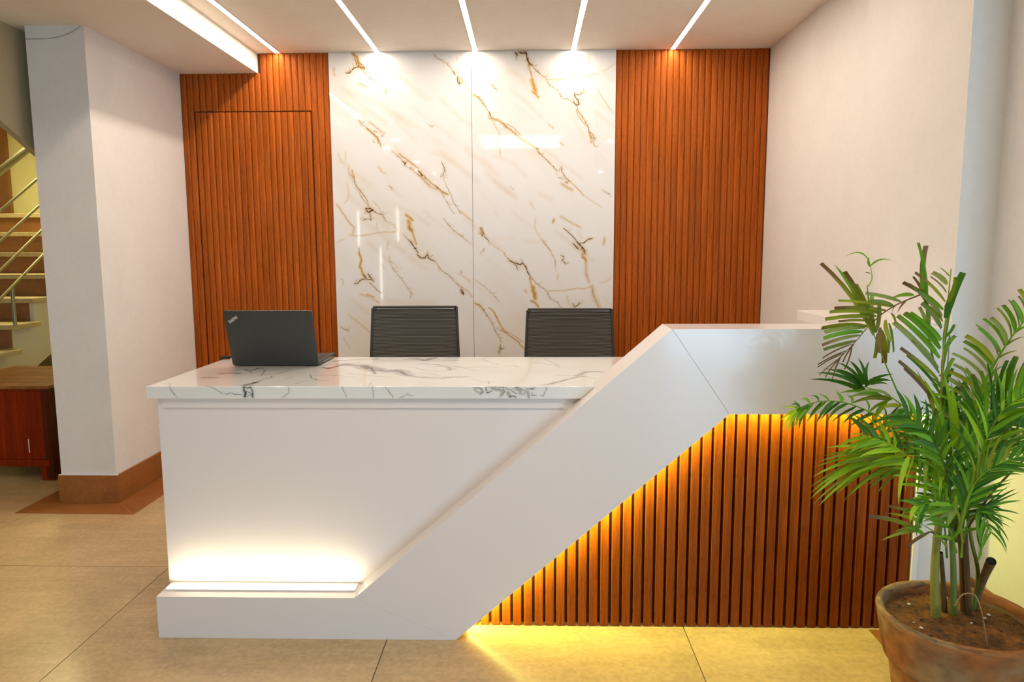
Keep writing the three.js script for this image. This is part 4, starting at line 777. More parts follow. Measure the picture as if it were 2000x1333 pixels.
// ---------------------------------------------------------------- potted palm
const FRONDS = [
{r:[1.104,0.602,2.720,1.042,0.783,2.700,0.991,0.912,2.660,0.956,1.011,2.630,0.928,1.086,2.620],q:0.0042,c:1,l:[
 [0.932,1.072,2.620,0.787,1.266,2.609,0.0125,2,3,0.0083],
 [0.928,1.091,2.620,0.831,1.262,2.588,0.0180,0,1,0.0055],
 [0.930,1.084,2.620,0.834,1.245,2.648,0.0125,2,3,-0.0042],
 [0.931,1.079,2.620,0.871,1.211,2.634,0.0111,1,3,-0.0036],
 [0.953,1.086,2.620,0.986,0.990,2.577,0.0166,2,3,-0.0011],
 [0.969,1.104,2.620,1.009,1.017,2.574,0.0180,1,1,0.0001],
 [0.942,1.077,2.620,0.958,1.004,2.578,0.0111,1,3,-0.0006],
 [0.974,1.132,2.620,0.989,1.086,2.621,0.0125,0,3,-0.0034],
 [0.934,1.079,2.620,0.938,1.178,2.585,0.0125,1,4,0.0027],
 [0.937,1.079,2.620,0.929,1.164,2.645,0.0111,1,4,-0.0023],
 [0.960,1.093,2.620,0.962,1.026,2.639,0.0125,1,3,0.0037],
 [0.949,1.093,2.620,0.917,1.033,2.687,0.0111,2,5,-0.0009],
 [0.962,1.114,2.620,0.954,1.061,2.673,0.0111,1,3,-0.0038],
]},
{r:[0.927,1.092,2.610,0.920,1.148,2.610,0.912,1.207,2.610],q:0.0040,c:1,l:[
]},
{r:[0.920,1.203,2.600,0.928,1.223,2.600,0.924,1.251,2.600,0.920,1.269,2.600],q:0.0022,c:0,l:[
 [0.921,1.264,2.600,0.859,1.281,2.585,0.0070,0,1,-0.0196],
 [0.922,1.258,2.600,0.999,1.269,2.567,0.0056,0,1,-0.0098],
 [0.922,1.255,2.600,0.924,1.282,2.587,0.0070,0,1,-0.0032],
 [0.927,1.223,2.600,0.945,1.229,2.572,0.0042,0,1,0.0027],
 [0.923,1.237,2.600,0.896,1.241,2.627,0.0028,0,5,0.0007],
]},
{r:[1.020,1.186,2.680,0.969,1.158,2.660,0.945,1.129,2.630,0.919,1.092,2.610,0.900,1.060,2.600,0.866,1.021,2.600,0.837,0.990,2.600],q:0.0022,c:5,l:[
 [0.979,1.165,2.660,0.878,1.188,2.676,0.0109,1,4,-0.0010],
 [1.001,1.184,2.680,0.964,1.172,2.637,0.0108,0,1,-0.0035],
 [0.960,1.154,2.660,0.885,1.170,2.692,0.0109,1,4,-0.0024],
 [0.954,1.152,2.660,0.821,1.167,2.648,0.0095,1,3,-0.0006],
 [0.956,1.140,2.630,0.817,1.147,2.634,0.0110,2,3,0.0007],
 [0.945,1.133,2.630,0.788,1.140,2.675,0.0110,1,3,-0.0017],
 [0.932,1.125,2.630,0.804,1.115,2.609,0.0124,1,3,0.0016],
 [0.926,1.109,2.610,0.835,1.109,2.623,0.0098,2,3,0.0006],
 [0.918,1.096,2.610,0.780,1.096,2.648,0.0153,1,3,0.0031],
 [0.913,1.091,2.610,0.776,1.086,2.678,0.0139,1,4,-0.0018],
 [0.907,1.081,2.610,0.802,1.062,2.610,0.0125,1,1,-0.0032],
 [0.905,1.070,2.600,0.817,1.038,2.568,0.0098,2,4,0.0022],
 [0.895,1.056,2.600,0.826,1.025,2.555,0.0126,1,4,-0.0001],
 [0.886,1.046,2.600,0.789,1.013,2.642,0.0042,2,5,0.0014],
 [0.873,1.028,2.600,0.773,0.998,2.655,0.0042,2,5,0.0006],
 [0.866,1.021,2.600,0.781,0.987,2.633,0.0042,2,5,-0.0016],
 [0.853,1.007,2.600,0.792,0.963,2.620,0.0042,2,5,0.0008],
 [0.856,1.010,2.600,0.814,0.958,2.651,0.0042,2,5,-0.0004],
 [0.863,1.021,2.600,0.836,0.958,2.607,0.0035,2,5,0.0037],
 [0.885,1.042,2.600,0.887,0.969,2.557,0.0042,2,5,0.0014],
 [0.992,1.168,2.660,0.957,1.138,2.688,0.0054,0,5,0.0016],
 [0.969,1.157,2.660,0.933,1.140,2.709,0.0041,0,5,0.0040],
 [0.866,1.021,2.600,0.818,0.952,2.596,0.0035,2,5,-0.0018],
 [0.890,1.046,2.600,0.883,0.988,2.553,0.0042,2,5,0.0014],
]},
{r:[1.101,0.623,2.740,1.068,0.760,2.740,1.056,0.895,2.740,1.058,1.026,2.730,1.065,1.130,2.720,1.080,1.252,2.700],q:0.0045,c:3,l:[
 [1.075,1.233,2.700,1.069,1.253,2.670,0.0120,1,1,-0.0003],
 [1.073,1.212,2.700,1.057,1.241,2.657,0.0133,1,4,-0.0031],
 [1.060,1.192,2.720,1.035,1.231,2.686,0.0118,2,4,0.0021],
 [1.059,1.169,2.720,0.980,1.243,2.717,0.0105,2,3,-0.0020],
 [1.056,1.149,2.720,0.971,1.217,2.680,0.0118,2,1,0.0029],
 [1.054,1.132,2.720,0.981,1.196,2.736,0.0145,1,4,-0.0004],
 [1.054,1.101,2.720,0.974,1.170,2.768,0.0132,1,4,0.0030],
 [1.056,1.117,2.720,1.025,1.157,2.703,0.0118,1,3,0.0029],
 [1.050,1.072,2.730,0.970,1.141,2.723,0.0170,1,1,-0.0007],
 [1.049,1.050,2.730,0.920,1.148,2.795,0.0157,1,1,0.0030],
 [1.049,1.026,2.730,0.951,1.132,2.701,0.0157,1,1,-0.0027],
 [1.047,0.999,2.730,0.939,1.116,2.708,0.0157,1,4,-0.0021],
 [1.049,0.970,2.730,0.938,1.055,2.751,0.0105,2,3,-0.0001],
 [1.045,0.948,2.740,0.986,1.027,2.690,0.0117,1,2,-0.0019],
 [1.044,0.922,2.740,0.944,1.019,2.734,0.0117,2,3,-0.0006],
 [1.046,0.902,2.740,0.922,1.012,2.804,0.0117,2,5,0.0005],
 [1.051,0.986,2.730,0.969,1.073,2.742,0.0118,1,4,0.0015],
 [1.063,1.127,2.720,1.081,1.244,2.751,0.0184,1,2,0.0009],
 [1.060,1.156,2.720,1.047,1.234,2.778,0.0105,1,3,-0.0035],
 [1.056,1.076,2.730,1.047,1.118,2.785,0.0105,1,1,0.0022],
 [1.058,1.036,2.730,1.087,1.083,2.727,0.0105,1,1,0.0023],
 [1.057,1.052,2.730,1.089,1.154,2.692,0.0118,1,1,-0.0008],
 [1.061,1.090,2.720,1.098,1.186,2.677,0.0092,1,3,0.0011],
 [1.058,0.986,2.730,1.087,1.075,2.705,0.0105,1,1,-0.0034],
 [1.054,0.948,2.740,1.084,1.026,2.731,0.0104,1,1,-0.0026],
 [1.056,0.895,2.740,1.107,0.993,2.690,0.0104,1,2,-0.0035],
]},
{r:[1.049,1.021,2.700,1.036,1.100,2.690,1.032,1.173,2.680],q:0.0030,c:1,l:[
 [1.033,1.153,2.680,1.018,1.319,2.648,0.0175,1,1,0.0027],
 [1.038,1.153,2.680,1.044,1.311,2.642,0.0148,2,1,-0.0081],
 [1.024,1.186,2.680,1.019,1.230,2.633,0.0121,2,5,-0.0011],
 [1.030,1.166,2.680,0.974,1.213,2.704,0.0094,2,3,0.0030],
 [1.040,1.100,2.690,1.025,1.190,2.670,0.0120,1,4,-0.0028],
 [1.046,1.074,2.690,1.014,1.153,2.684,0.0120,1,4,-0.0012],
]},
{r:[1.088,0.799,2.780,1.111,0.919,2.790,1.135,1.019,2.810,1.152,1.091,2.840,1.175,1.155,2.870],q:0.0045,c:1,l:[
 [1.099,0.858,2.784,1.023,0.897,2.766,0.0123,1,4,0.0033],
 [1.105,0.889,2.787,1.030,0.935,2.734,0.0124,1,1,0.0074],
 [1.109,0.909,2.789,1.048,0.961,2.750,0.0124,1,4,0.0061],
 [1.112,0.926,2.791,1.056,0.982,2.725,0.0124,1,4,0.0058],
 [1.117,0.947,2.794,1.051,0.998,2.766,0.0115,1,3,0.0063],
 [1.121,0.962,2.797,1.071,1.013,2.753,0.0108,1,4,0.0049],
 [1.125,0.979,2.800,1.068,1.040,2.750,0.0130,1,4,0.0073],
 [1.129,0.997,2.804,1.089,1.055,2.761,0.0113,1,4,0.0049],
 [1.134,1.015,2.809,1.093,1.072,2.754,0.0135,1,1,0.0049],
 [1.136,1.026,2.812,1.087,1.088,2.770,0.0137,1,3,0.0048],
 [1.140,1.043,2.818,1.103,1.116,2.780,0.0107,1,3,0.0065],
 [1.142,1.052,2.822,1.087,1.113,2.819,0.0117,1,1,0.0026],
 [1.146,1.068,2.829,1.114,1.132,2.790,0.0110,1,1,0.0066],
 [1.148,1.076,2.833,1.119,1.137,2.811,0.0123,1,4,0.0052],
 [1.152,1.091,2.840,1.116,1.161,2.835,0.0125,1,3,0.0065],
 [1.156,1.104,2.846,1.137,1.168,2.823,0.0131,1,1,0.0054],
 [1.161,1.116,2.851,1.144,1.181,2.830,0.0108,1,4,0.0040],
 [1.164,1.127,2.857,1.137,1.181,2.854,0.0121,1,1,0.0034],
 [1.168,1.136,2.861,1.151,1.191,2.853,0.0131,1,4,0.0046],
 [1.172,1.149,2.867,1.150,1.208,2.858,0.0117,1,3,0.0049],
 [1.103,0.881,2.786,1.129,0.916,2.810,0.0069,0,1,0.0068],
 [1.116,0.939,2.793,1.140,0.969,2.809,0.0058,0,1,0.0036],
 [1.128,0.991,2.803,1.153,1.024,2.828,0.0064,0,3,0.0032],
 [1.139,1.037,2.816,1.171,1.061,2.840,0.0059,0,3,0.0033],
 [1.147,1.071,2.831,1.169,1.097,2.861,0.0059,0,3,0.0034],
 [1.156,1.103,2.845,1.185,1.123,2.864,0.0059,0,1,0.0043],
 [1.169,1.139,2.862,1.186,1.157,2.886,0.0066,0,1,0.0072],
]},
{r:[1.058,0.815,2.840,1.094,0.903,2.860,1.129,0.961,2.900,1.172,1.006,2.950],q:0.0042,c:1,l:[
 [1.071,0.848,2.846,1.057,0.943,2.799,0.0113,1,2,-0.0065],
 [1.080,0.872,2.851,1.039,0.975,2.843,0.0120,1,2,-0.0052],
 [1.088,0.889,2.855,1.082,0.999,2.818,0.0117,1,2,-0.0038],
 [1.093,0.901,2.859,1.087,1.011,2.839,0.0110,1,1,-0.0066],
 [1.101,0.915,2.866,1.086,1.032,2.862,0.0111,1,2,-0.0026],
 [1.107,0.928,2.874,1.086,1.023,2.889,0.0108,1,1,-0.0055],
 [1.113,0.938,2.881,1.115,1.044,2.888,0.0110,1,2,-0.0072],
 [1.119,0.946,2.887,1.125,1.056,2.903,0.0117,1,2,-0.0069],
 [1.126,0.956,2.896,1.128,1.053,2.900,0.0126,1,1,-0.0070],
 [1.134,0.966,2.905,1.150,1.053,2.912,0.0127,1,2,-0.0054],
 [1.143,0.976,2.915,1.167,1.057,2.921,0.0102,1,2,-0.0065],
 [1.152,0.986,2.926,1.168,1.067,2.954,0.0114,1,1,-0.0051],
 [1.161,0.995,2.937,1.188,1.072,2.954,0.0099,1,1,-0.0068],
 [1.169,1.002,2.946,1.194,1.092,2.960,0.0107,1,1,-0.0032],
 [1.071,0.849,2.846,1.164,0.915,2.893,0.0078,0,1,0.0029],
 [1.079,0.869,2.850,1.169,0.938,2.915,0.0079,0,2,0.0036],
 [1.086,0.885,2.854,1.176,0.947,2.935,0.0088,0,2,0.0043],
 [1.092,0.899,2.859,1.205,0.939,2.920,0.0086,0,1,0.0065],
 [1.099,0.913,2.865,1.193,0.951,2.947,0.0083,0,2,0.0061],
 [1.105,0.923,2.871,1.210,0.947,2.939,0.0089,0,2,0.0057],
 [1.111,0.934,2.878,1.195,0.961,2.941,0.0079,0,1,0.0042],
 [1.116,0.942,2.884,1.205,0.971,2.955,0.0077,0,3,0.0024],
 [1.123,0.952,2.893,1.199,0.962,2.977,0.0085,0,1,0.0059],
 [1.129,0.960,2.900,1.188,0.971,2.984,0.0086,0,1,0.0059],
 [1.138,0.971,2.910,1.211,0.976,2.986,0.0084,0,1,0.0053],
 [1.145,0.979,2.919,1.217,0.988,2.984,0.0085,0,3,0.0053],
 [1.153,0.986,2.927,1.226,0.988,3.011,0.0072,0,1,0.0055],
 [1.161,0.995,2.937,1.225,0.995,3.009,0.0072,0,2,0.0033],
 [1.169,1.003,2.946,1.242,0.998,3.004,0.0085,0,3,0.0069],
]},
{r:[1.090,0.638,2.780,1.071,0.748,2.790,1.054,0.843,2.800],q:0.0050,c:0,l:[
 [1.042,0.823,2.820,1.011,1.007,2.816,0.0199,0,0,0.0025],
 [1.051,0.823,2.820,0.994,0.993,2.880,0.0162,0,0,0.0012],
 [1.043,0.817,2.800,0.937,1.002,2.862,0.0139,0,0,-0.0050],
 [1.042,0.812,2.780,0.988,0.998,2.739,0.0115,0,3,-0.0051],
 [1.082,0.804,2.800,1.173,1.043,2.761,0.0176,0,0,0.0038],
 [1.077,0.804,2.800,1.117,1.023,2.840,0.0139,0,0,0.0025],
 [1.089,0.817,2.800,1.167,1.027,2.781,0.0164,0,1,0.0025],
 [1.051,0.798,2.780,1.014,0.954,2.773,0.0127,0,1,0.0000],
 [1.093,0.793,2.760,1.108,0.943,2.782,0.0142,0,1,0.0026],
]},
{r:[1.087,0.678,2.740,1.044,0.802,2.720,1.000,0.882,2.680,0.957,0.918,2.640,0.920,0.928,2.600],q:0.0040,c:1,l:[
 [0.931,0.910,2.600,0.762,0.953,2.626,0.0140,0,2,0.0098],
 [0.927,0.918,2.600,0.798,0.964,2.584,0.0140,0,2,0.0098],
 [0.921,0.924,2.600,0.825,0.972,2.564,0.0154,0,2,0.0084],
 [0.914,0.927,2.600,0.845,0.976,2.594,0.0154,0,2,0.0084],
 [0.916,0.931,2.600,0.844,0.997,2.610,0.0140,0,2,0.0070],
 [0.921,0.933,2.600,0.855,1.009,2.655,0.0126,0,2,0.0056],
 [0.927,0.933,2.600,0.904,1.008,2.597,0.0112,0,2,0.0042],
 [0.932,0.933,2.600,0.949,0.995,2.569,0.0098,0,2,-0.0056],
 [0.927,0.928,2.600,0.969,0.974,2.664,0.0112,0,2,-0.0084],
 [0.938,0.936,2.600,0.982,0.949,2.632,0.0126,0,2,-0.0070],
 [0.940,0.933,2.600,0.990,0.933,2.599,0.0112,0,2,-0.0042],
 [0.978,0.908,2.640,0.868,0.925,2.677,0.0137,0,4,0.0082],
 [0.981,0.901,2.640,0.870,0.887,2.640,0.0151,0,3,0.0096],
 [0.973,0.898,2.640,0.915,0.849,2.635,0.0137,0,0,0.0082],
 [0.968,0.894,2.640,0.956,0.822,2.605,0.0137,0,0,0.0069],
 [0.957,0.908,2.640,0.867,0.902,2.630,0.0137,0,4,0.0069],
 [0.950,0.912,2.640,0.846,0.916,2.629,0.0137,0,1,0.0069],
 [0.986,0.889,2.680,0.931,0.879,2.671,0.0121,0,3,0.0054],
 [0.993,0.884,2.680,0.957,0.833,2.678,0.0121,0,1,0.0054],
 [1.007,0.875,2.680,0.946,0.815,2.743,0.0134,0,1,0.0054],
 [1.022,0.854,2.680,1.014,0.763,2.653,0.0134,0,2,0.0040],
 [0.983,0.895,2.680,0.963,0.811,2.631,0.0134,0,2,0.0054],
 [1.000,0.882,2.680,0.931,0.822,2.719,0.0121,0,2,0.0054],
]},
{r:[1.080,0.658,2.760,1.035,0.774,2.740,0.988,0.827,2.710,0.911,0.872,2.670,0.846,0.892,2.630,0.789,0.883,2.600,0.749,0.859,2.580],q:0.0036,c:1,l:[
 [0.756,0.862,2.580,0.721,0.854,2.538,0.0071,0,0,-0.0021],
 [0.750,0.859,2.580,0.696,0.817,2.634,0.0099,0,0,-0.0009],
 [0.756,0.856,2.580,0.705,0.809,2.641,0.0099,0,0,-0.0036],
 [0.769,0.864,2.600,0.714,0.822,2.653,0.0098,0,0,0.0021],
 [0.758,0.865,2.580,0.760,0.876,2.536,0.0071,0,2,-0.0019],
 [0.745,0.856,2.580,0.697,0.833,2.606,0.0085,0,0,0.0014],
 [1.044,0.753,2.745,0.992,0.741,2.720,0.0108,0,2,0.0072],
 [1.028,0.785,2.736,0.954,0.769,2.724,0.0103,0,1,0.0030],
 [1.017,0.801,2.729,0.957,0.775,2.708,0.0112,0,2,0.0029],
 [1.005,0.812,2.721,0.946,0.780,2.695,0.0097,0,1,0.0065],
 [0.994,0.822,2.713,0.938,0.784,2.682,0.0107,0,2,0.0035],
 [0.982,0.832,2.706,0.916,0.803,2.697,0.0096,0,2,0.0079],
 [0.960,0.846,2.695,0.909,0.811,2.668,0.0100,0,2,0.0044],
 [0.939,0.858,2.685,0.894,0.816,2.661,0.0115,0,2,0.0049],
 [0.918,0.869,2.673,0.869,0.829,2.652,0.0099,0,2,0.0034],
 [0.899,0.878,2.663,0.846,0.836,2.656,0.0100,0,2,0.0048],
 [0.881,0.884,2.652,0.829,0.833,2.624,0.0119,0,2,0.0029],
 [0.864,0.889,2.641,0.818,0.833,2.623,0.0093,0,2,0.0079],
 [0.847,0.892,2.630,0.803,0.836,2.614,0.0115,0,2,0.0036],
 [0.834,0.892,2.623,0.788,0.831,2.625,0.0112,0,2,0.0032],
 [0.817,0.890,2.614,0.781,0.830,2.592,0.0096,0,1,0.0045],
 [0.807,0.888,2.609,0.770,0.822,2.602,0.0098,0,2,0.0045],
 [0.788,0.882,2.599,0.758,0.814,2.584,0.0095,0,1,0.0045],
 [0.778,0.878,2.594,0.754,0.805,2.595,0.0109,0,2,0.0059],
 [0.768,0.872,2.590,0.749,0.812,2.589,0.0101,0,1,0.0065],
 [0.757,0.865,2.584,0.739,0.801,2.578,0.0110,0,1,0.0047],
 [1.038,0.766,2.742,1.058,0.805,2.740,0.0094,0,2,-0.0037],
 [1.017,0.801,2.729,1.018,0.842,2.729,0.0083,0,1,-0.0032],
 [0.999,0.818,2.716,0.994,0.860,2.716,0.0099,0,2,-0.0076],
 [0.976,0.836,2.703,0.973,0.879,2.688,0.0082,0,2,-0.0064],
 [0.941,0.857,2.686,0.931,0.893,2.679,0.0082,0,2,-0.0077],
 [0.907,0.874,2.667,0.890,0.910,2.660,0.0081,0,1,-0.0072],
 [0.873,0.887,2.646,0.863,0.911,2.628,0.0083,0,1,-0.0080],
 [0.852,0.891,2.634,0.841,0.917,2.615,0.0102,0,1,-0.0032],
 [0.822,0.891,2.617,0.799,0.907,2.601,0.0091,0,1,-0.0029],
 [0.800,0.886,2.605,0.779,0.900,2.595,0.0084,0,2,-0.0073],
 [0.781,0.879,2.595,0.758,0.883,2.576,0.0092,0,1,-0.0082],
 [0.758,0.866,2.585,0.735,0.868,2.574,0.0091,0,2,-0.0069],
]},
{r:[1.065,0.645,2.800,1.033,0.759,2.780,1.008,0.780,2.740,0.981,0.756,2.680,0.950,0.717,2.620],q:0.0036,c:0,l:[
 [1.006,0.782,2.680,0.829,0.830,2.740,0.0114,0,0,-0.0054],
 [0.989,0.778,2.680,0.825,0.811,2.728,0.0114,0,0,-0.0054],
 [0.972,0.774,2.680,0.854,0.775,2.646,0.0114,0,3,-0.0054],
 [0.956,0.770,2.680,0.793,0.780,2.690,0.0114,0,0,-0.0054],
 [0.972,0.750,2.620,0.833,0.723,2.571,0.0118,0,0,-0.0055],
 [0.959,0.746,2.620,0.778,0.739,2.682,0.0118,0,3,-0.0055],
 [0.950,0.742,2.620,0.796,0.700,2.606,0.0118,0,0,-0.0055],
 [0.943,0.738,2.620,0.774,0.688,2.653,0.0118,0,0,-0.0055],
 [0.939,0.734,2.620,0.793,0.636,2.588,0.0118,0,3,-0.0055],
 [0.939,0.731,2.620,0.791,0.622,2.598,0.0118,0,0,0.0069],
 [0.942,0.727,2.620,0.762,0.632,2.673,0.0118,0,0,0.0069],
 [0.949,0.723,2.620,0.790,0.599,2.625,0.0118,0,3,0.0069],
 [0.958,0.719,2.620,0.788,0.608,2.664,0.0118,0,0,0.0069],
 [0.970,0.715,2.620,0.844,0.632,2.641,0.0118,0,0,0.0069],
 [0.984,0.711,2.620,0.867,0.605,2.631,0.0118,0,3,0.0069],
 [0.970,0.726,2.680,0.864,0.642,2.677,0.0114,0,0,0.0067],
 [0.986,0.722,2.680,0.922,0.661,2.649,0.0114,0,0,0.0067],
 [1.003,0.718,2.680,0.936,0.647,2.679,0.0114,0,3,0.0067],
 [1.007,0.775,2.680,0.889,0.812,2.708,0.0108,0,1,0.0040],
 [0.996,0.770,2.680,0.884,0.791,2.688,0.0108,0,0,0.0040],
 [0.986,0.765,2.680,0.867,0.778,2.695,0.0108,0,4,0.0040],
 [0.978,0.760,2.680,0.837,0.749,2.649,0.0108,0,1,0.0040],
 [0.975,0.755,2.680,0.847,0.743,2.681,0.0108,0,0,0.0040],
 [0.975,0.750,2.680,0.834,0.716,2.643,0.0108,0,4,0.0040],
 [0.979,0.745,2.680,0.870,0.699,2.639,0.0108,0,1,0.0040],
 [0.986,0.741,2.680,0.845,0.704,2.705,0.0108,0,0,0.0040],
 [0.996,0.736,2.680,0.901,0.672,2.655,0.0108,0,4,0.0040],
 [1.008,0.731,2.680,0.914,0.665,2.681,0.0108,0,1,0.0040],
]},
{r:[1.058,0.653,2.820,1.025,0.748,2.830,0.984,0.793,2.830,0.940,0.796,2.820],q:0.0034,c:0,l:[
 [0.940,0.793,2.820,0.886,0.696,2.889,0.0125,0,0,0.0037],
 [0.952,0.793,2.820,0.901,0.725,2.887,0.0112,0,0,0.0037],
 [0.972,0.790,2.830,0.992,0.665,2.801,0.0124,0,0,0.0037],
 [0.991,0.784,2.830,1.013,0.677,2.796,0.0111,0,0,0.0025],
 [1.004,0.776,2.830,0.998,0.710,2.835,0.0099,0,0,0.0025],
 [1.017,0.767,2.830,0.987,0.705,2.887,0.0111,0,0,0.0025],
 [0.959,0.796,2.830,0.971,0.694,2.808,0.0111,0,1,0.0025],
 [0.981,0.787,2.830,0.972,0.726,2.845,0.0099,0,3,0.0025],
 [1.031,0.754,2.830,1.011,0.685,2.873,0.0111,0,1,0.0025],
]},
{r:[1.062,0.551,2.800,1.027,0.591,2.800,1.005,0.604,2.780],q:0.0030,c:3,l:[
 [1.006,0.621,2.780,0.896,0.666,2.824,0.0127,2,3,0.0020],
 [1.007,0.608,2.780,0.925,0.627,2.764,0.0115,0,3,-0.0016],
 [1.006,0.583,2.780,0.880,0.617,2.762,0.0127,2,3,-0.0064],
 [1.002,0.589,2.780,0.914,0.551,2.760,0.0102,0,3,-0.0038],
 [1.005,0.597,2.780,0.933,0.584,2.783,0.0089,0,3,-0.0018],
 [1.014,0.591,2.800,0.971,0.541,2.778,0.0088,2,5,-0.0024],
 [1.002,0.584,2.800,0.918,0.627,2.859,0.0101,0,1,-0.0017],
]},
{r:[1.087,0.573,2.820,1.095,0.637,2.830,1.117,0.677,2.850,1.134,0.700,2.870],q:0.0030,c:2,l:[
 [1.106,0.667,2.850,1.203,0.719,2.808,0.0086,0,2,-0.0023],
 [1.111,0.670,2.850,1.202,0.716,2.830,0.0073,0,2,-0.0018],
 [1.123,0.677,2.850,1.177,0.724,2.878,0.0061,0,2,0.0002],
 [1.117,0.673,2.850,1.200,0.694,2.856,0.0073,0,1,-0.0029],
 [1.112,0.667,2.850,1.237,0.639,2.801,0.0061,0,2,-0.0034],
 [1.106,0.664,2.850,1.210,0.627,2.828,0.0061,0,1,0.0028],
 [1.113,0.653,2.830,1.200,0.613,2.825,0.0074,0,2,-0.0004],
 [1.107,0.650,2.830,1.192,0.622,2.808,0.0099,0,2,0.0028],
 [1.107,0.650,2.830,1.153,0.678,2.852,0.0099,0,2,-0.0033],
 [1.101,0.643,2.830,1.171,0.593,2.803,0.0099,0,1,0.0024],
]},
{r:[1.099,0.584,2.780,1.106,0.692,2.800,1.128,0.774,2.830,1.153,0.843,2.870,1.185,0.905,2.920],q:0.0042,c:1,l:[
 [1.102,0.636,2.789,1.072,0.728,2.768,0.0079,0,3,0.0073],
 [1.103,0.656,2.792,1.067,0.747,2.784,0.0072,0,1,0.0028],
 [1.105,0.683,2.798,1.078,0.802,2.803,0.0080,0,1,0.0046],
 [1.107,0.694,2.800,1.092,0.790,2.784,0.0074,0,1,0.0028],
 [1.109,0.706,2.804,1.090,0.817,2.804,0.0066,0,1,0.0045],
 [1.112,0.721,2.809,1.091,0.824,2.810,0.0065,0,3,0.0053],
 [1.116,0.734,2.813,1.102,0.850,2.829,0.0071,0,1,0.0045],
 [1.120,0.747,2.818,1.110,0.843,2.817,0.0066,0,1,0.0045],
 [1.125,0.762,2.825,1.127,0.853,2.827,0.0074,0,3,0.0065],
 [1.127,0.771,2.829,1.116,0.875,2.851,0.0066,0,1,0.0039],
 [1.131,0.783,2.834,1.130,0.883,2.833,0.0078,0,1,0.0040],
 [1.135,0.796,2.841,1.134,0.886,2.870,0.0074,0,3,0.0044],
 [1.139,0.807,2.847,1.133,0.893,2.870,0.0077,0,1,0.0055],
 [1.142,0.816,2.853,1.148,0.910,2.878,0.0063,0,3,0.0032],
 [1.146,0.825,2.858,1.148,0.919,2.896,0.0066,0,3,0.0065],
 [1.150,0.837,2.866,1.157,0.925,2.884,0.0070,0,3,0.0062],
 [1.155,0.848,2.873,1.169,0.932,2.897,0.0068,0,3,0.0045],
 [1.158,0.855,2.879,1.167,0.935,2.903,0.0075,0,1,0.0064],
 [1.166,0.871,2.892,1.187,0.950,2.915,0.0067,0,1,0.0048],
 [1.172,0.881,2.900,1.197,0.965,2.933,0.0066,0,3,0.0048],
 [1.176,0.888,2.906,1.193,0.974,2.936,0.0063,0,1,0.0071],
 [1.182,0.899,2.915,1.200,0.986,2.939,0.0069,0,1,0.0056],
 [1.102,0.642,2.790,1.139,0.725,2.840,0.0069,0,0,0.0071],
 [1.103,0.658,2.793,1.168,0.735,2.832,0.0082,0,1,0.0055],
 [1.105,0.680,2.797,1.157,0.760,2.842,0.0072,0,2,0.0072],
 [1.107,0.696,2.801,1.185,0.770,2.855,0.0066,0,2,0.0028],
 [1.110,0.711,2.806,1.178,0.773,2.868,0.0077,0,1,0.0038],
 [1.113,0.723,2.809,1.169,0.782,2.877,0.0071,0,0,0.0054],
 [1.116,0.734,2.813,1.177,0.789,2.871,0.0078,0,1,0.0040],
 [1.120,0.748,2.819,1.172,0.817,2.894,0.0081,0,0,0.0061],
 [1.124,0.761,2.824,1.187,0.823,2.884,0.0071,0,0,0.0069],
 [1.127,0.769,2.828,1.173,0.823,2.887,0.0063,0,0,0.0040],
 [1.131,0.783,2.834,1.186,0.833,2.896,0.0065,0,0,0.0056],
 [1.135,0.794,2.840,1.174,0.848,2.906,0.0066,0,1,0.0028],
 [1.138,0.803,2.845,1.201,0.852,2.913,0.0080,0,1,0.0056],
 [1.142,0.816,2.853,1.189,0.864,2.920,0.0080,0,2,0.0049],
 [1.145,0.824,2.858,1.194,0.870,2.910,0.0066,0,1,0.0027],
 [1.151,0.838,2.867,1.201,0.889,2.938,0.0064,0,1,0.0049],
 [1.155,0.848,2.873,1.208,0.883,2.941,0.0071,0,1,0.0039],
 [1.158,0.855,2.879,1.205,0.887,2.954,0.0061,0,0,0.0060],
 [1.165,0.869,2.890,1.213,0.895,2.952,0.0063,0,1,0.0055],
 [1.170,0.878,2.897,1.214,0.908,2.976,0.0065,0,1,0.0036],
 [1.177,0.890,2.908,1.218,0.921,2.974,0.0065,0,2,0.0068],
 [1.182,0.900,2.916,1.222,0.932,2.972,0.0076,0,2,0.0033],
]},
{r:[1.062,0.589,2.860,1.023,0.669,2.900,0.989,0.712,2.930],q:0.0030,c:3,l:[
 [0.991,0.705,2.930,0.932,0.695,2.899,0.0140,0,1,-0.0035],
 [0.992,0.703,2.930,0.895,0.712,2.990,0.0140,0,1,-0.0023],
 [0.992,0.701,2.930,0.936,0.677,2.927,0.0140,0,1,-0.0022],
 [0.994,0.698,2.930,0.961,0.674,2.926,0.0152,0,4,0.0007],
 [0.997,0.698,2.930,0.945,0.681,2.991,0.0152,0,4,0.0025],
 [1.022,0.682,2.900,1.007,0.646,2.951,0.0107,0,3,0.0034],
]},
{r:[1.139,0.523,2.700,1.116,0.704,2.690,1.105,0.826,2.680,1.110,0.914,2.670],q:0.0040,c:2,l:[
 [1.130,0.592,2.696,1.067,0.630,2.664,0.0114,0,1,0.0039],
 [1.126,0.627,2.695,1.046,0.670,2.645,0.0132,0,2,0.0034],
 [1.123,0.646,2.693,1.047,0.703,2.675,0.0118,0,2,0.0028],
 [1.119,0.676,2.692,1.062,0.716,2.635,0.0115,0,1,0.0067],
 [1.116,0.701,2.690,1.037,0.748,2.649,0.0143,0,1,0.0077],
 [1.114,0.722,2.689,1.062,0.769,2.641,0.0142,0,1,0.0031],
 [1.111,0.747,2.687,1.049,0.792,2.651,0.0140,0,1,0.0038],
 [1.110,0.762,2.686,1.060,0.809,2.634,0.0123,0,1,0.0068],
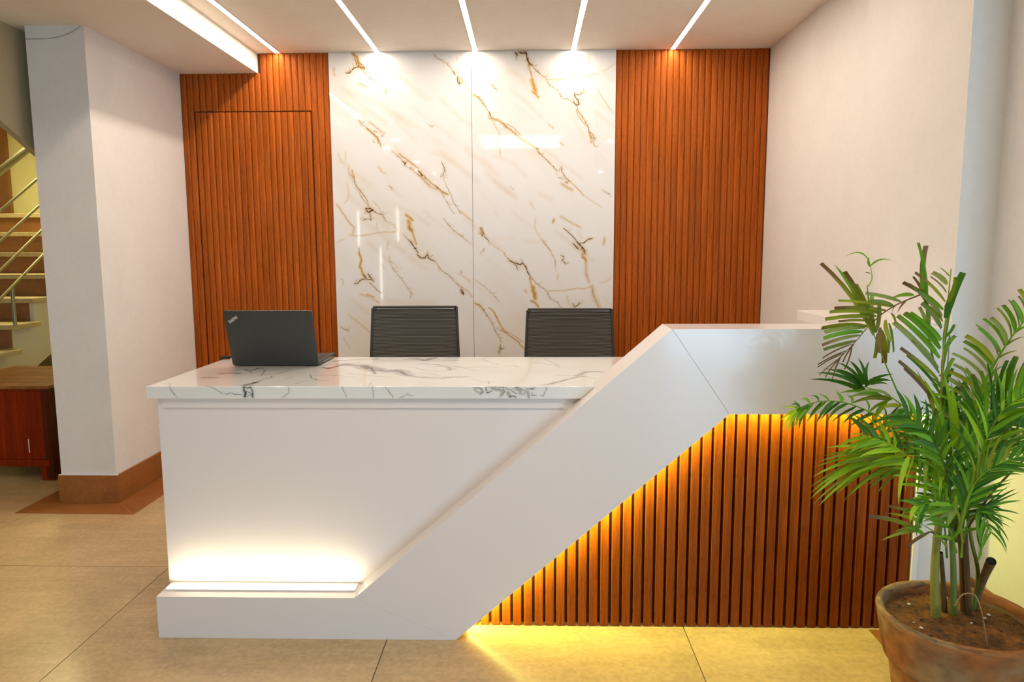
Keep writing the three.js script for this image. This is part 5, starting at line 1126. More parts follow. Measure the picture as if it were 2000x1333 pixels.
 [1.108,0.783,2.684,1.043,0.833,2.651,0.0124,0,1,0.0028],
 [1.107,0.796,2.683,1.047,0.850,2.659,0.0138,0,1,0.0057],
 [1.106,0.813,2.681,1.050,0.863,2.649,0.0129,0,1,0.0038],
 [1.105,0.829,2.680,1.062,0.876,2.626,0.0131,0,2,0.0079],
 [1.105,0.843,2.678,1.053,0.897,2.642,0.0120,0,2,0.0077],
 [1.106,0.856,2.677,1.059,0.923,2.658,0.0131,0,1,0.0057],
 [1.107,0.870,2.675,1.074,0.933,2.628,0.0145,0,1,0.0032],
 [1.108,0.887,2.673,1.083,0.945,2.639,0.0145,0,1,0.0036],
 [1.109,0.899,2.672,1.072,0.954,2.656,0.0135,0,1,0.0068],
 [1.110,0.908,2.671,1.083,0.961,2.640,0.0143,0,1,0.0057],
 [1.131,0.589,2.696,1.177,0.649,2.732,0.0121,0,2,0.0051],
 [1.126,0.627,2.695,1.190,0.694,2.713,0.0137,0,1,0.0035],
 [1.123,0.647,2.693,1.186,0.720,2.718,0.0119,0,2,0.0078],
 [1.119,0.677,2.692,1.160,0.741,2.741,0.0136,0,2,0.0047],
 [1.116,0.709,2.690,1.167,0.776,2.730,0.0120,0,1,0.0076],
 [1.114,0.723,2.689,1.168,0.782,2.716,0.0142,0,2,0.0064],
 [1.112,0.745,2.687,1.163,0.807,2.712,0.0134,0,2,0.0027],
 [1.110,0.761,2.686,1.160,0.829,2.723,0.0136,0,2,0.0063],
 [1.108,0.781,2.684,1.159,0.847,2.717,0.0122,0,2,0.0061],
 [1.107,0.796,2.683,1.147,0.859,2.707,0.0128,0,2,0.0065],
 [1.106,0.813,2.681,1.153,0.880,2.700,0.0135,0,2,0.0055],
 [1.105,0.828,2.680,1.144,0.888,2.715,0.0115,0,2,0.0076],
 [1.105,0.840,2.679,1.159,0.906,2.689,0.0146,0,2,0.0055],
 [1.106,0.855,2.677,1.157,0.917,2.699,0.0132,0,1,0.0070],
 [1.107,0.871,2.675,1.148,0.932,2.699,0.0148,0,2,0.0048],
 [1.108,0.887,2.673,1.141,0.947,2.698,0.0117,0,2,0.0048],
 [1.109,0.895,2.672,1.144,0.959,2.696,0.0138,0,1,0.0041],
 [1.110,0.906,2.671,1.146,0.963,2.699,0.0122,0,2,0.0052],
]},
{r:[1.157,0.515,2.680,1.180,0.697,2.670,1.219,0.810,2.670,1.275,0.868,2.680],q:0.0040,c:2,l:[
 [1.164,0.581,2.676,1.116,0.625,2.612,0.0121,0,2,0.0057],
 [1.167,0.612,2.674,1.107,0.665,2.618,0.0142,0,1,0.0052],
 [1.171,0.643,2.673,1.121,0.706,2.605,0.0127,0,2,0.0041],
 [1.175,0.673,2.671,1.129,0.735,2.627,0.0115,0,2,0.0070],
 [1.179,0.697,2.670,1.134,0.761,2.618,0.0136,0,2,0.0063],
 [1.184,0.717,2.669,1.133,0.779,2.645,0.0143,0,1,0.0069],
 [1.188,0.734,2.669,1.145,0.796,2.636,0.0115,0,2,0.0063],
 [1.194,0.752,2.669,1.174,0.820,2.622,0.0141,0,1,0.0070],
 [1.199,0.768,2.669,1.168,0.845,2.631,0.0138,0,2,0.0063],
 [1.207,0.787,2.669,1.175,0.859,2.647,0.0138,0,2,0.0031],
 [1.213,0.800,2.669,1.205,0.865,2.626,0.0129,0,2,0.0053],
 [1.219,0.811,2.670,1.197,0.895,2.653,0.0123,0,2,0.0056],
 [1.228,0.824,2.671,1.227,0.906,2.659,0.0134,0,2,0.0043],
 [1.235,0.833,2.673,1.235,0.918,2.667,0.0121,0,1,0.0061],
 [1.243,0.841,2.674,1.253,0.927,2.657,0.0126,0,2,0.0055],
 [1.254,0.851,2.676,1.280,0.922,2.639,0.0136,0,1,0.0032],
 [1.263,0.858,2.678,1.281,0.935,2.670,0.0145,0,1,0.0050],
 [1.270,0.864,2.679,1.282,0.936,2.672,0.0142,0,1,0.0045],
 [1.165,0.589,2.676,1.245,0.624,2.709,0.0131,0,2,0.0045],
 [1.167,0.608,2.674,1.247,0.663,2.722,0.0141,0,2,0.0048],
 [1.170,0.639,2.673,1.251,0.691,2.720,0.0118,0,2,0.0037],
 [1.175,0.670,2.671,1.259,0.721,2.728,0.0146,0,1,0.0047],
 [1.177,0.684,2.671,1.262,0.734,2.730,0.0118,0,2,0.0063],
 [1.182,0.707,2.670,1.272,0.738,2.693,0.0116,0,2,0.0076],
 [1.186,0.726,2.669,1.263,0.775,2.729,0.0134,0,2,0.0074],
 [1.190,0.739,2.669,1.282,0.780,2.687,0.0134,0,2,0.0054],
 [1.195,0.757,2.669,1.269,0.788,2.725,0.0138,0,2,0.0051],
 [1.199,0.768,2.669,1.286,0.806,2.719,0.0148,0,2,0.0069],
 [1.206,0.784,2.669,1.293,0.821,2.711,0.0136,0,2,0.0027],
 [1.212,0.797,2.669,1.272,0.829,2.719,0.0144,0,2,0.0053],
 [1.217,0.807,2.670,1.304,0.825,2.712,0.0146,0,2,0.0069],
 [1.225,0.819,2.671,1.294,0.824,2.719,0.0136,0,1,0.0054],
 [1.232,0.829,2.672,1.295,0.831,2.724,0.0116,0,2,0.0028],
 [1.240,0.838,2.673,1.323,0.827,2.697,0.0139,0,2,0.0079],
 [1.250,0.847,2.675,1.339,0.834,2.711,0.0139,0,2,0.0063],
 [1.255,0.851,2.676,1.337,0.836,2.712,0.0136,0,2,0.0053],
 [1.265,0.859,2.678,1.348,0.848,2.708,0.0126,0,2,0.0030],
 [1.271,0.865,2.679,1.335,0.859,2.724,0.0135,0,2,0.0072],
]},
{r:[1.136,0.523,2.700,1.096,0.661,2.690,1.061,0.754,2.670,1.033,0.835,2.660],q:0.0040,c:2,l:[
 [1.121,0.579,2.697,1.050,0.601,2.664,0.0113,0,2,0.0047],
 [1.112,0.608,2.695,1.037,0.634,2.661,0.0112,0,1,0.0049],
 [1.105,0.634,2.693,1.035,0.653,2.679,0.0127,0,2,0.0035],
 [1.097,0.660,2.690,1.018,0.676,2.658,0.0117,0,2,0.0031],
 [1.091,0.676,2.688,1.020,0.686,2.641,0.0131,0,2,0.0043],
 [1.086,0.691,2.685,1.006,0.710,2.658,0.0120,0,2,0.0069],
 [1.078,0.709,2.681,1.004,0.732,2.658,0.0110,0,2,0.0055],
 [1.073,0.723,2.677,1.006,0.731,2.638,0.0109,0,2,0.0037],
 [1.067,0.737,2.673,1.001,0.750,2.637,0.0115,0,2,0.0073],
 [1.061,0.752,2.670,0.990,0.768,2.638,0.0115,0,1,0.0070],
 [1.056,0.767,2.668,0.995,0.788,2.635,0.0104,0,2,0.0038],
 [1.049,0.787,2.665,0.992,0.810,2.644,0.0132,0,1,0.0050],
 [1.044,0.804,2.663,0.976,0.831,2.648,0.0112,0,2,0.0046],
 [1.039,0.818,2.662,0.996,0.842,2.630,0.0115,0,2,0.0052],
 [1.035,0.829,2.661,0.985,0.851,2.623,0.0116,0,2,0.0066],
 [1.122,0.574,2.697,1.163,0.638,2.709,0.0130,0,1,0.0048],
 [1.113,0.605,2.695,1.141,0.699,2.737,0.0109,0,2,0.0077],
 [1.104,0.637,2.693,1.135,0.712,2.712,0.0130,0,2,0.0069],
 [1.097,0.658,2.690,1.120,0.730,2.723,0.0107,0,2,0.0077],
 [1.091,0.677,2.688,1.122,0.765,2.704,0.0106,0,2,0.0047],
 [1.085,0.693,2.684,1.117,0.773,2.689,0.0127,0,1,0.0075],
 [1.078,0.709,2.681,1.102,0.782,2.699,0.0128,0,2,0.0077],
 [1.071,0.726,2.676,1.110,0.798,2.671,0.0106,0,2,0.0072],
 [1.066,0.739,2.673,1.097,0.820,2.675,0.0118,0,1,0.0047],
 [1.061,0.752,2.670,1.097,0.822,2.671,0.0130,0,2,0.0074],
 [1.056,0.767,2.668,1.086,0.834,2.668,0.0129,0,2,0.0071],
 [1.050,0.784,2.666,1.073,0.854,2.675,0.0108,0,1,0.0030],
 [1.044,0.803,2.663,1.075,0.867,2.668,0.0112,0,2,0.0068],
 [1.039,0.818,2.662,1.064,0.878,2.667,0.0111,0,2,0.0043],
 [1.035,0.829,2.661,1.049,0.891,2.675,0.0134,0,2,0.0051],
]},
{r:[1.099,0.524,2.800,1.101,0.632,2.800,1.111,0.673,2.820,1.126,0.647,2.840,1.135,0.605,2.850],q:0.0030,c:1,l:[
 [1.099,0.598,2.799,1.068,0.634,2.776,0.0096,0,2,0.0035],
 [1.101,0.635,2.801,1.075,0.675,2.779,0.0078,0,1,0.0051],
 [1.104,0.657,2.807,1.092,0.705,2.815,0.0094,0,2,0.0063],
 [1.108,0.670,2.815,1.112,0.711,2.838,0.0078,0,2,0.0035],
 [1.113,0.672,2.823,1.160,0.668,2.863,0.0075,0,2,0.0042],
 [1.120,0.661,2.833,1.158,0.627,2.861,0.0093,0,2,0.0031],
 [1.125,0.648,2.840,1.165,0.597,2.872,0.0074,0,2,0.0053],
 [1.130,0.631,2.845,1.160,0.575,2.876,0.0075,0,2,0.0060],
 [1.133,0.613,2.848,1.167,0.562,2.866,0.0081,0,1,0.0039],
 [1.099,0.587,2.799,1.137,0.611,2.819,0.0093,0,1,0.0026],
 [1.100,0.627,2.800,1.144,0.653,2.821,0.0080,0,1,0.0026],
 [1.102,0.647,2.803,1.159,0.658,2.848,0.0089,0,2,0.0051],
 [1.105,0.661,2.809,1.140,0.670,2.869,0.0076,0,1,0.0048],
 [1.108,0.669,2.815,1.154,0.645,2.867,0.0094,0,1,0.0055],
 [1.112,0.673,2.822,1.139,0.610,2.887,0.0078,0,1,0.0072],
 [1.116,0.670,2.827,1.110,0.578,2.863,0.0082,0,1,0.0063],
 [1.120,0.661,2.833,1.115,0.566,2.846,0.0095,0,2,0.0065],
 [1.125,0.649,2.839,1.117,0.547,2.853,0.0093,0,1,0.0068],
 [1.128,0.638,2.843,1.122,0.553,2.839,0.0080,0,1,0.0049],
 [1.131,0.627,2.846,1.111,0.535,2.853,0.0093,0,1,0.0027],
 [1.134,0.611,2.849,1.120,0.521,2.833,0.0086,0,1,0.0055],
]},
{r:[1.075,0.515,2.780,1.047,0.618,2.800,1.007,0.666,2.820,0.975,0.656,2.830],q:0.0030,c:2,l:[
 [1.063,0.565,2.789,1.025,0.580,2.769,0.0089,0,2,0.0047],
 [1.053,0.601,2.796,1.005,0.622,2.785,0.0089,0,1,0.0030],
 [1.044,0.624,2.802,0.988,0.629,2.797,0.0108,0,1,0.0054],
 [1.033,0.641,2.807,0.980,0.641,2.814,0.0097,0,2,0.0058],
 [1.022,0.655,2.813,0.964,0.642,2.822,0.0100,0,1,0.0066],
 [1.011,0.664,2.819,0.955,0.641,2.831,0.0109,0,1,0.0026],
 [0.999,0.667,2.823,0.965,0.613,2.848,0.0097,0,1,0.0069],
 [0.989,0.664,2.826,0.962,0.604,2.844,0.0099,0,1,0.0047],
 [0.980,0.659,2.829,0.956,0.599,2.852,0.0087,0,2,0.0074],
 [1.063,0.565,2.789,1.091,0.603,2.815,0.0090,0,2,0.0057],
 [1.053,0.601,2.796,1.076,0.643,2.826,0.0105,0,1,0.0039],
 [1.044,0.624,2.802,1.051,0.665,2.831,0.0088,0,1,0.0064],
 [1.033,0.642,2.808,1.026,0.682,2.838,0.0096,0,1,0.0069],
 [1.021,0.656,2.814,1.009,0.697,2.834,0.0103,0,1,0.0043],
 [1.009,0.664,2.819,0.991,0.698,2.835,0.0103,0,1,0.0044],
 [0.999,0.667,2.823,0.951,0.678,2.829,0.0094,0,2,0.0029],
 [0.987,0.663,2.827,0.931,0.651,2.829,0.0108,0,2,0.0073],
 [0.979,0.658,2.829,0.933,0.642,2.815,0.0106,0,1,0.0070],
]},
{r:[1.050,0.615,2.860,1.064,0.820,2.900,1.090,0.923,2.920,1.134,0.988,2.950],q:0.0042,c:1,l:[
 [1.055,0.697,2.876,0.998,0.786,2.875,0.0106,0,2,0.0045],
 [1.056,0.724,2.881,1.006,0.823,2.870,0.0092,0,1,0.0049],
 [1.058,0.750,2.886,1.006,0.853,2.859,0.0107,0,1,0.0070],
 [1.060,0.784,2.893,1.002,0.896,2.874,0.0101,0,2,0.0060],
 [1.062,0.805,2.897,1.024,0.897,2.873,0.0099,0,1,0.0029],
 [1.066,0.833,2.903,1.012,0.943,2.891,0.0115,0,0,0.0054],
 [1.068,0.847,2.905,1.030,0.952,2.864,0.0102,0,1,0.0054],
 [1.071,0.863,2.908,1.033,0.967,2.906,0.0092,0,0,0.0024],
 [1.073,0.873,2.909,1.039,0.981,2.885,0.0101,0,1,0.0051],
 [1.078,0.889,2.912,1.062,0.991,2.895,0.0097,0,2,0.0066],
 [1.081,0.899,2.914,1.076,1.001,2.890,0.0094,0,2,0.0059],
 [1.084,0.908,2.916,1.085,1.007,2.896,0.0112,0,2,0.0044],
 [1.090,0.922,2.920,1.076,1.022,2.915,0.0094,0,1,0.0040],
 [1.093,0.929,2.922,1.104,1.034,2.906,0.0105,0,0,0.0032],
 [1.101,0.942,2.927,1.118,1.034,2.924,0.0110,0,1,0.0044],
 [1.107,0.952,2.932,1.135,1.051,2.925,0.0112,0,0,0.0024],
 [1.114,0.963,2.937,1.132,1.048,2.939,0.0112,0,1,0.0035],
 [1.120,0.969,2.940,1.140,1.053,2.936,0.0112,0,0,0.0024],
 [1.127,0.978,2.945,1.156,1.059,2.949,0.0089,0,0,0.0041],
 [1.130,0.983,2.947,1.144,1.064,2.964,0.0105,0,1,0.0043],
 [1.055,0.699,2.876,1.121,0.763,2.928,0.0102,0,2,0.0026],
 [1.056,0.727,2.882,1.135,0.803,2.929,0.0094,0,2,0.0050],
 [1.058,0.759,2.888,1.133,0.836,2.952,0.0098,0,2,0.0041],
 [1.060,0.787,2.894,1.105,0.858,2.960,0.0117,0,0,0.0034],
 [1.063,0.813,2.899,1.121,0.890,2.979,0.0107,0,2,0.0052],
 [1.065,0.829,2.902,1.124,0.895,2.956,0.0114,0,1,0.0056],
 [1.067,0.844,2.905,1.135,0.909,2.973,0.0091,0,0,0.0051],
 [1.070,0.861,2.907,1.144,0.920,2.941,0.0113,0,2,0.0033],
 [1.075,0.878,2.910,1.133,0.950,2.972,0.0111,0,1,0.0027],
 [1.077,0.887,2.912,1.158,0.950,2.949,0.0098,0,2,0.0063],
 [1.081,0.899,2.914,1.156,0.954,2.974,0.0115,0,1,0.0025],
 [1.085,0.911,2.917,1.161,0.954,2.963,0.0107,0,0,0.0045],
 [1.090,0.923,2.920,1.144,0.966,2.977,0.0098,0,2,0.0066],
 [1.095,0.932,2.923,1.170,0.959,2.960,0.0094,0,1,0.0059],
 [1.099,0.940,2.926,1.173,0.968,2.986,0.0114,0,0,0.0063],
 [1.107,0.952,2.931,1.184,0.972,2.980,0.0107,0,2,0.0067],
 [1.112,0.959,2.935,1.186,0.981,3.000,0.0112,0,0,0.0052],
 [1.118,0.968,2.939,1.199,0.993,2.985,0.0094,0,2,0.0058],
 [1.125,0.976,2.944,1.200,0.993,2.997,0.0110,0,2,0.0048],
 [1.130,0.983,2.947,1.197,0.997,2.997,0.0101,0,0,0.0061],
]},
{r:[1.026,0.631,2.900,1.038,0.761,2.930,1.079,0.816,2.950,1.142,0.849,2.980],q:0.0040,c:1,l:[
 [1.029,0.685,2.912,0.997,0.773,2.885,0.0090,0,2,0.0064],
 [1.031,0.711,2.918,0.993,0.817,2.891,0.0099,0,2,0.0036],
 [1.033,0.733,2.923,0.990,0.827,2.910,0.0086,0,1,0.0031],
 [1.036,0.752,2.928,1.016,0.843,2.925,0.0096,0,3,0.0055],
 [1.040,0.767,2.932,1.033,0.865,2.925,0.0101,0,3,0.0056],
 [1.045,0.779,2.935,1.043,0.871,2.927,0.0094,0,1,0.0049],
 [1.052,0.791,2.939,1.070,0.887,2.939,0.0090,0,3,0.0062],
 [1.057,0.797,2.941,1.088,0.879,2.934,0.0080,0,3,0.0037],
 [1.065,0.804,2.944,1.093,0.884,2.955,0.0089,0,2,0.0040],
 [1.073,0.811,2.947,1.129,0.894,2.941,0.0096,0,1,0.0058],
 [1.082,0.818,2.951,1.126,0.898,2.949,0.0100,0,3,0.0032],
 [1.093,0.825,2.956,1.141,0.897,2.980,0.0093,0,2,0.0053],
 [1.103,0.831,2.961,1.155,0.887,2.967,0.0096,0,1,0.0036],
 [1.115,0.836,2.967,1.165,0.910,2.989,0.0081,0,2,0.0061],
 [1.128,0.842,2.973,1.190,0.903,2.982,0.0085,0,3,0.0029],
 [1.138,0.847,2.978,1.184,0.901,2.982,0.0080,0,2,0.0064],
 [1.029,0.688,2.913,1.086,0.736,2.945,0.0090,0,2,0.0071],
 [1.030,0.710,2.918,1.094,0.758,2.957,0.0083,0,1,0.0028],
 [1.032,0.729,2.922,1.099,0.784,2.967,0.0080,0,1,0.0030],
 [1.035,0.750,2.927,1.087,0.810,2.986,0.0081,0,2,0.0055],
 [1.041,0.770,2.932,1.113,0.797,2.973,0.0090,0,1,0.0050],
 [1.046,0.780,2.935,1.113,0.806,2.985,0.0092,0,2,0.0069],
 [1.053,0.791,2.939,1.113,0.804,2.989,0.0095,0,1,0.0049],
 [1.058,0.798,2.941,1.122,0.808,2.986,0.0099,0,2,0.0063],
 [1.065,0.804,2.944,1.128,0.804,2.991,0.0092,0,1,0.0040],
 [1.073,0.811,2.947,1.142,0.808,2.984,0.0101,0,2,0.0048],
 [1.081,0.817,2.951,1.146,0.806,2.987,0.0091,0,1,0.0056],
 [1.092,0.825,2.956,1.159,0.812,3.002,0.0095,0,2,0.0062],
 [1.105,0.832,2.962,1.173,0.811,2.995,0.0089,0,2,0.0052],
 [1.118,0.838,2.968,1.182,0.819,3.009,0.0090,0,2,0.0048],
 [1.128,0.842,2.973,1.180,0.833,3.012,0.0083,0,1,0.0025],
 [1.137,0.846,2.978,1.189,0.828,3.012,0.0080,0,2,0.0051],
]},
{r:[1.048,0.634,2.840,1.005,0.783,2.860,0.960,0.865,2.860,0.914,0.902,2.840],q:0.0040,c:2,l:[
 [1.031,0.698,2.849,0.952,0.738,2.844,0.0109,0,1,0.0066],
 [1.023,0.727,2.853,0.956,0.759,2.808,0.0111,0,1,0.0060],
 [1.014,0.757,2.857,0.942,0.790,2.812,0.0107,0,1,0.0040],
 [1.007,0.779,2.860,0.936,0.817,2.856,0.0114,0,1,0.0046],
 [0.999,0.799,2.861,0.933,0.820,2.828,0.0107,0,1,0.0033],
 [0.992,0.814,2.862,0.915,0.839,2.850,0.0108,0,1,0.0050],
 [0.983,0.830,2.862,0.912,0.845,2.859,0.0114,0,2,0.0048],
 [0.976,0.842,2.862,0.907,0.862,2.856,0.0122,0,1,0.0057],
 [0.968,0.853,2.861,0.891,0.861,2.827,0.0115,0,1,0.0049],
 [0.960,0.864,2.860,0.894,0.868,2.835,0.0122,0,2,0.0033],
 [0.952,0.874,2.858,0.880,0.871,2.838,0.0114,0,2,0.0041],
 [0.943,0.882,2.854,0.870,0.870,2.819,0.0122,0,1,0.0032],
 [0.933,0.889,2.849,0.868,0.874,2.818,0.0112,0,1,0.0053],
 [0.925,0.894,2.845,0.852,0.881,2.823,0.0132,0,2,0.0067],
 [0.918,0.899,2.842,0.855,0.884,2.822,0.0113,0,2,0.0068],
 [1.031,0.698,2.849,1.083,0.767,2.883,0.0127,0,1,0.0042],
 [1.024,0.724,2.853,1.076,0.797,2.875,0.0114,0,2,0.0049],
 [1.014,0.757,2.857,1.039,0.823,2.906,0.0110,0,2,0.0044],
 [1.008,0.777,2.859,1.033,0.852,2.908,0.0108,0,2,0.0037],
 [0.999,0.798,2.861,1.014,0.867,2.899,0.0109,0,1,0.0053],
 [0.992,0.813,2.862,1.017,0.902,2.888,0.0124,0,1,0.0065],
 [0.984,0.828,2.862,0.989,0.908,2.893,0.0126,0,2,0.0036],
 [0.977,0.840,2.862,0.986,0.928,2.877,0.0112,0,1,0.0034],
 [0.967,0.855,2.861,0.978,0.925,2.875,0.0128,0,2,0.0059],
 [0.961,0.863,2.860,0.960,0.932,2.869,0.0113,0,1,0.0035],
 [0.952,0.873,2.858,0.948,0.948,2.860,0.0124,0,2,0.0033],
 [0.942,0.883,2.853,0.937,0.954,2.828,0.0128,0,2,0.0037],
 [0.934,0.889,2.850,0.904,0.956,2.842,0.0134,0,1,0.0045],
 [0.925,0.895,2.845,0.915,0.952,2.821,0.0111,0,1,0.0042],
 [0.919,0.898,2.842,0.893,0.967,2.827,0.0109,0,2,0.0036],
]},
{r:[1.067,0.618,2.800,0.991,0.745,2.800,0.921,0.809,2.780,0.871,0.825,2.740],q:0.0038,c:0,l:[
 [1.037,0.672,2.801,0.970,0.672,2.785,0.0115,0,0,0.0064],
 [1.019,0.702,2.801,0.938,0.707,2.775,0.0123,0,0,0.0038],
 [1.005,0.725,2.801,0.915,0.737,2.794,0.0101,0,0,0.0037],
 [0.990,0.747,2.800,0.919,0.747,2.769,0.0098,0,0,0.0036],
 [0.976,0.763,2.798,0.888,0.755,2.782,0.0122,0,0,0.0068],
 [0.963,0.776,2.795,0.877,0.758,2.769,0.0109,0,1,0.0036],
 [0.949,0.789,2.791,0.874,0.762,2.768,0.0119,0,0,0.0031],
 [0.937,0.798,2.787,0.858,0.781,2.768,0.0122,0,0,0.0037],
 [0.926,0.805,2.782,0.848,0.771,2.753,0.0122,0,0,0.0038],
 [0.915,0.812,2.777,0.849,0.782,2.741,0.0119,0,0,0.0040],
 [0.902,0.818,2.767,0.823,0.776,2.743,0.0112,0,1,0.0075],
 [0.894,0.820,2.761,0.844,0.778,2.718,0.0124,0,0,0.0034],
 [0.883,0.823,2.751,0.823,0.767,2.710,0.0125,0,0,0.0070],
 [0.875,0.824,2.744,0.811,0.782,2.708,0.0112,0,0,0.0078],
 [1.039,0.669,2.801,1.052,0.753,2.807,0.0097,0,0,0.0033],
 [1.020,0.700,2.801,1.032,0.790,2.808,0.0099,0,0,0.0057],
 [1.005,0.725,2.801,1.013,0.819,2.809,0.0113,0,1,0.0065],
 [0.990,0.746,2.800,0.983,0.826,2.805,0.0109,0,1,0.0062],
 [0.979,0.759,2.798,0.985,0.835,2.787,0.0124,0,1,0.0052],
 [0.966,0.773,2.795,0.949,0.858,2.793,0.0112,0,1,0.0052],
 [0.949,0.788,2.791,0.940,0.875,2.763,0.0121,0,1,0.0062],
 [0.939,0.797,2.787,0.916,0.864,2.766,0.0098,0,2,0.0028],
 [0.925,0.807,2.782,0.909,0.878,2.756,0.0099,0,0,0.0053],
 [0.914,0.813,2.776,0.874,0.887,2.755,0.0118,0,0,0.0047],
 [0.903,0.818,2.768,0.871,0.874,2.715,0.0124,0,1,0.0072],
 [0.893,0.821,2.759,0.850,0.874,2.705,0.0119,0,2,0.0045],
 [0.884,0.822,2.752,0.848,0.865,2.689,0.0122,0,2,0.0028],
 [0.875,0.824,2.744,0.835,0.872,2.698,0.0109,0,2,0.0026],
]},
{r:[1.140,0.552,2.700,1.134,0.749,2.700,1.142,0.859,2.700,1.164,0.934,2.700],q:0.0040,c:2,l:[
 [1.137,0.634,2.700,1.073,0.698,2.664,0.0146,0,2,0.0071],
 [1.135,0.675,2.700,1.077,0.737,2.659,0.0146,0,1,0.0059],
 [1.134,0.712,2.700,1.073,0.790,2.671,0.0121,0,1,0.0041],
 [1.134,0.746,2.700,1.075,0.818,2.655,0.0132,0,2,0.0030],
 [1.134,0.770,2.700,1.092,0.841,2.659,0.0125,0,2,0.0035],
 [1.135,0.791,2.700,1.079,0.879,2.685,0.0135,0,2,0.0044],
 [1.136,0.808,2.700,1.087,0.879,2.663,0.0136,0,1,0.0032],
 [1.138,0.825,2.700,1.091,0.899,2.667,0.0116,0,1,0.0042],
 [1.140,0.842,2.700,1.102,0.928,2.675,0.0119,0,2,0.0027],
 [1.142,0.856,2.700,1.103,0.937,2.675,0.0130,0,1,0.0040],
 [1.145,0.874,2.700,1.127,0.956,2.667,0.0123,0,1,0.0075],
 [1.149,0.888,2.700,1.129,0.968,2.671,0.0129,0,2,0.0037],
 [1.154,0.904,2.700,1.131,0.978,2.675,0.0115,0,1,0.0047],
 [1.158,0.915,2.700,1.132,0.991,2.688,0.0133,0,1,0.0045],
 [1.162,0.927,2.700,1.142,0.998,2.688,0.0145,0,1,0.0030],
 [1.137,0.627,2.700,1.203,0.684,2.718,0.0126,0,1,0.0053],
 [1.135,0.676,2.700,1.211,0.745,2.717,0.0128,0,1,0.0064],
 [1.135,0.709,2.700,1.200,0.766,2.722,0.0126,0,2,0.0054],
 [1.134,0.746,2.700,1.185,0.813,2.743,0.0114,0,1,0.0042],
 [1.134,0.767,2.700,1.186,0.830,2.729,0.0141,0,1,0.0070],
 [1.135,0.787,2.700,1.182,0.860,2.739,0.0115,0,1,0.0037],
 [1.136,0.808,2.700,1.199,0.872,2.739,0.0141,0,2,0.0080],
 [1.138,0.828,2.700,1.204,0.881,2.720,0.0130,0,2,0.0037],
 [1.140,0.843,2.700,1.204,0.899,2.716,0.0135,0,1,0.0056],
 [1.142,0.858,2.700,1.204,0.912,2.713,0.0142,0,1,0.0072],
 [1.145,0.873,2.700,1.210,0.928,2.713,0.0126,0,1,0.0062],
 [1.150,0.891,2.700,1.198,0.944,2.735,0.0128,0,1,0.0056],
 [1.153,0.902,2.700,1.212,0.950,2.727,0.0132,0,1,0.0028],
 [1.158,0.915,2.700,1.219,0.957,2.716,0.0145,0,1,0.0051],
 [1.163,0.928,2.700,1.208,0.972,2.731,0.0128,0,1,0.0033],
]},
{r:[1.061,0.555,2.840,1.009,0.649,2.880,0.961,0.701,2.900,0.912,0.702,2.920],q:0.0030,c:1,l:[
 [1.039,0.597,2.858,0.983,0.602,2.863,0.0094,0,0,0.0052],
 [1.020,0.632,2.873,0.958,0.639,2.878,0.0100,0,1,0.0050],
 [1.007,0.653,2.882,0.946,0.652,2.887,0.0105,0,1,0.0062],
 [0.990,0.675,2.889,0.936,0.672,2.895,0.0116,0,0,0.0044],
 [0.977,0.689,2.894,0.923,0.673,2.892,0.0103,0,1,0.0066],
 [0.963,0.700,2.899,0.914,0.677,2.918,0.0098,0,0,0.0064],
 [0.950,0.704,2.904,0.912,0.671,2.935,0.0092,0,2,0.0031],
 [0.934,0.704,2.911,0.904,0.666,2.940,0.0094,0,1,0.0044],
 [0.918,0.702,2.917,0.888,0.670,2.943,0.0114,0,0,0.0068],
 [1.038,0.599,2.859,1.056,0.647,2.892,0.0107,0,1,0.0034],
 [1.022,0.629,2.872,1.033,0.680,2.908,0.0098,0,2,0.0037],
 [1.004,0.656,2.883,1.020,0.712,2.907,0.0093,0,1,0.0070],
 [0.992,0.673,2.889,0.994,0.717,2.910,0.0101,0,2,0.0047],
 [0.978,0.688,2.894,0.972,0.742,2.905,0.0113,0,2,0.0028],
 [0.964,0.699,2.899,0.947,0.744,2.914,0.0092,0,1,0.0043],
 [0.948,0.704,2.905,0.912,0.728,2.916,0.0110,0,1,0.0041],
 [0.932,0.704,2.912,0.882,0.713,2.911,0.0113,0,2,0.0031],
 [0.920,0.702,2.917,0.874,0.713,2.912,0.0104,0,1,0.0039],
]},
];
const STEMS = [
[1.101,0.300,2.709,1.082,0.432,2.721,1.073,0.537,2.734,1.072,0.681,2.747],0.0125,0.0085,0,
[1.152,0.300,2.700,1.131,0.446,2.720,1.111,0.564,2.730,1.094,0.702,2.730],0.0085,0.0060,1,
[1.194,0.300,2.680,1.164,0.466,2.700,1.132,0.616,2.720],0.0100,0.0060,2,
[1.144,0.300,2.675,1.114,0.424,2.703,1.087,0.508,2.732],0.0075,0.0050,2,
[1.229,0.300,2.659,1.208,0.437,2.700,1.160,0.540,2.740,1.111,0.665,2.780],0.0060,0.0040,1,
[1.202,0.300,2.688,1.173,0.416,2.715,1.139,0.569,2.743],0.0080,0.0060,2,
[1.240,0.300,2.645,1.216,0.421,2.710,1.191,0.504,2.775],0.0060,0.0120,3,
[1.109,0.605,2.800,1.146,0.709,2.830,1.195,0.811,2.870],0.0032,0.0022,2,
[1.067,0.414,2.840,1.084,0.445,2.840,1.113,0.445,2.840,1.123,0.420,2.850,1.136,0.327,2.870],0.0018,0.0012,4,
];

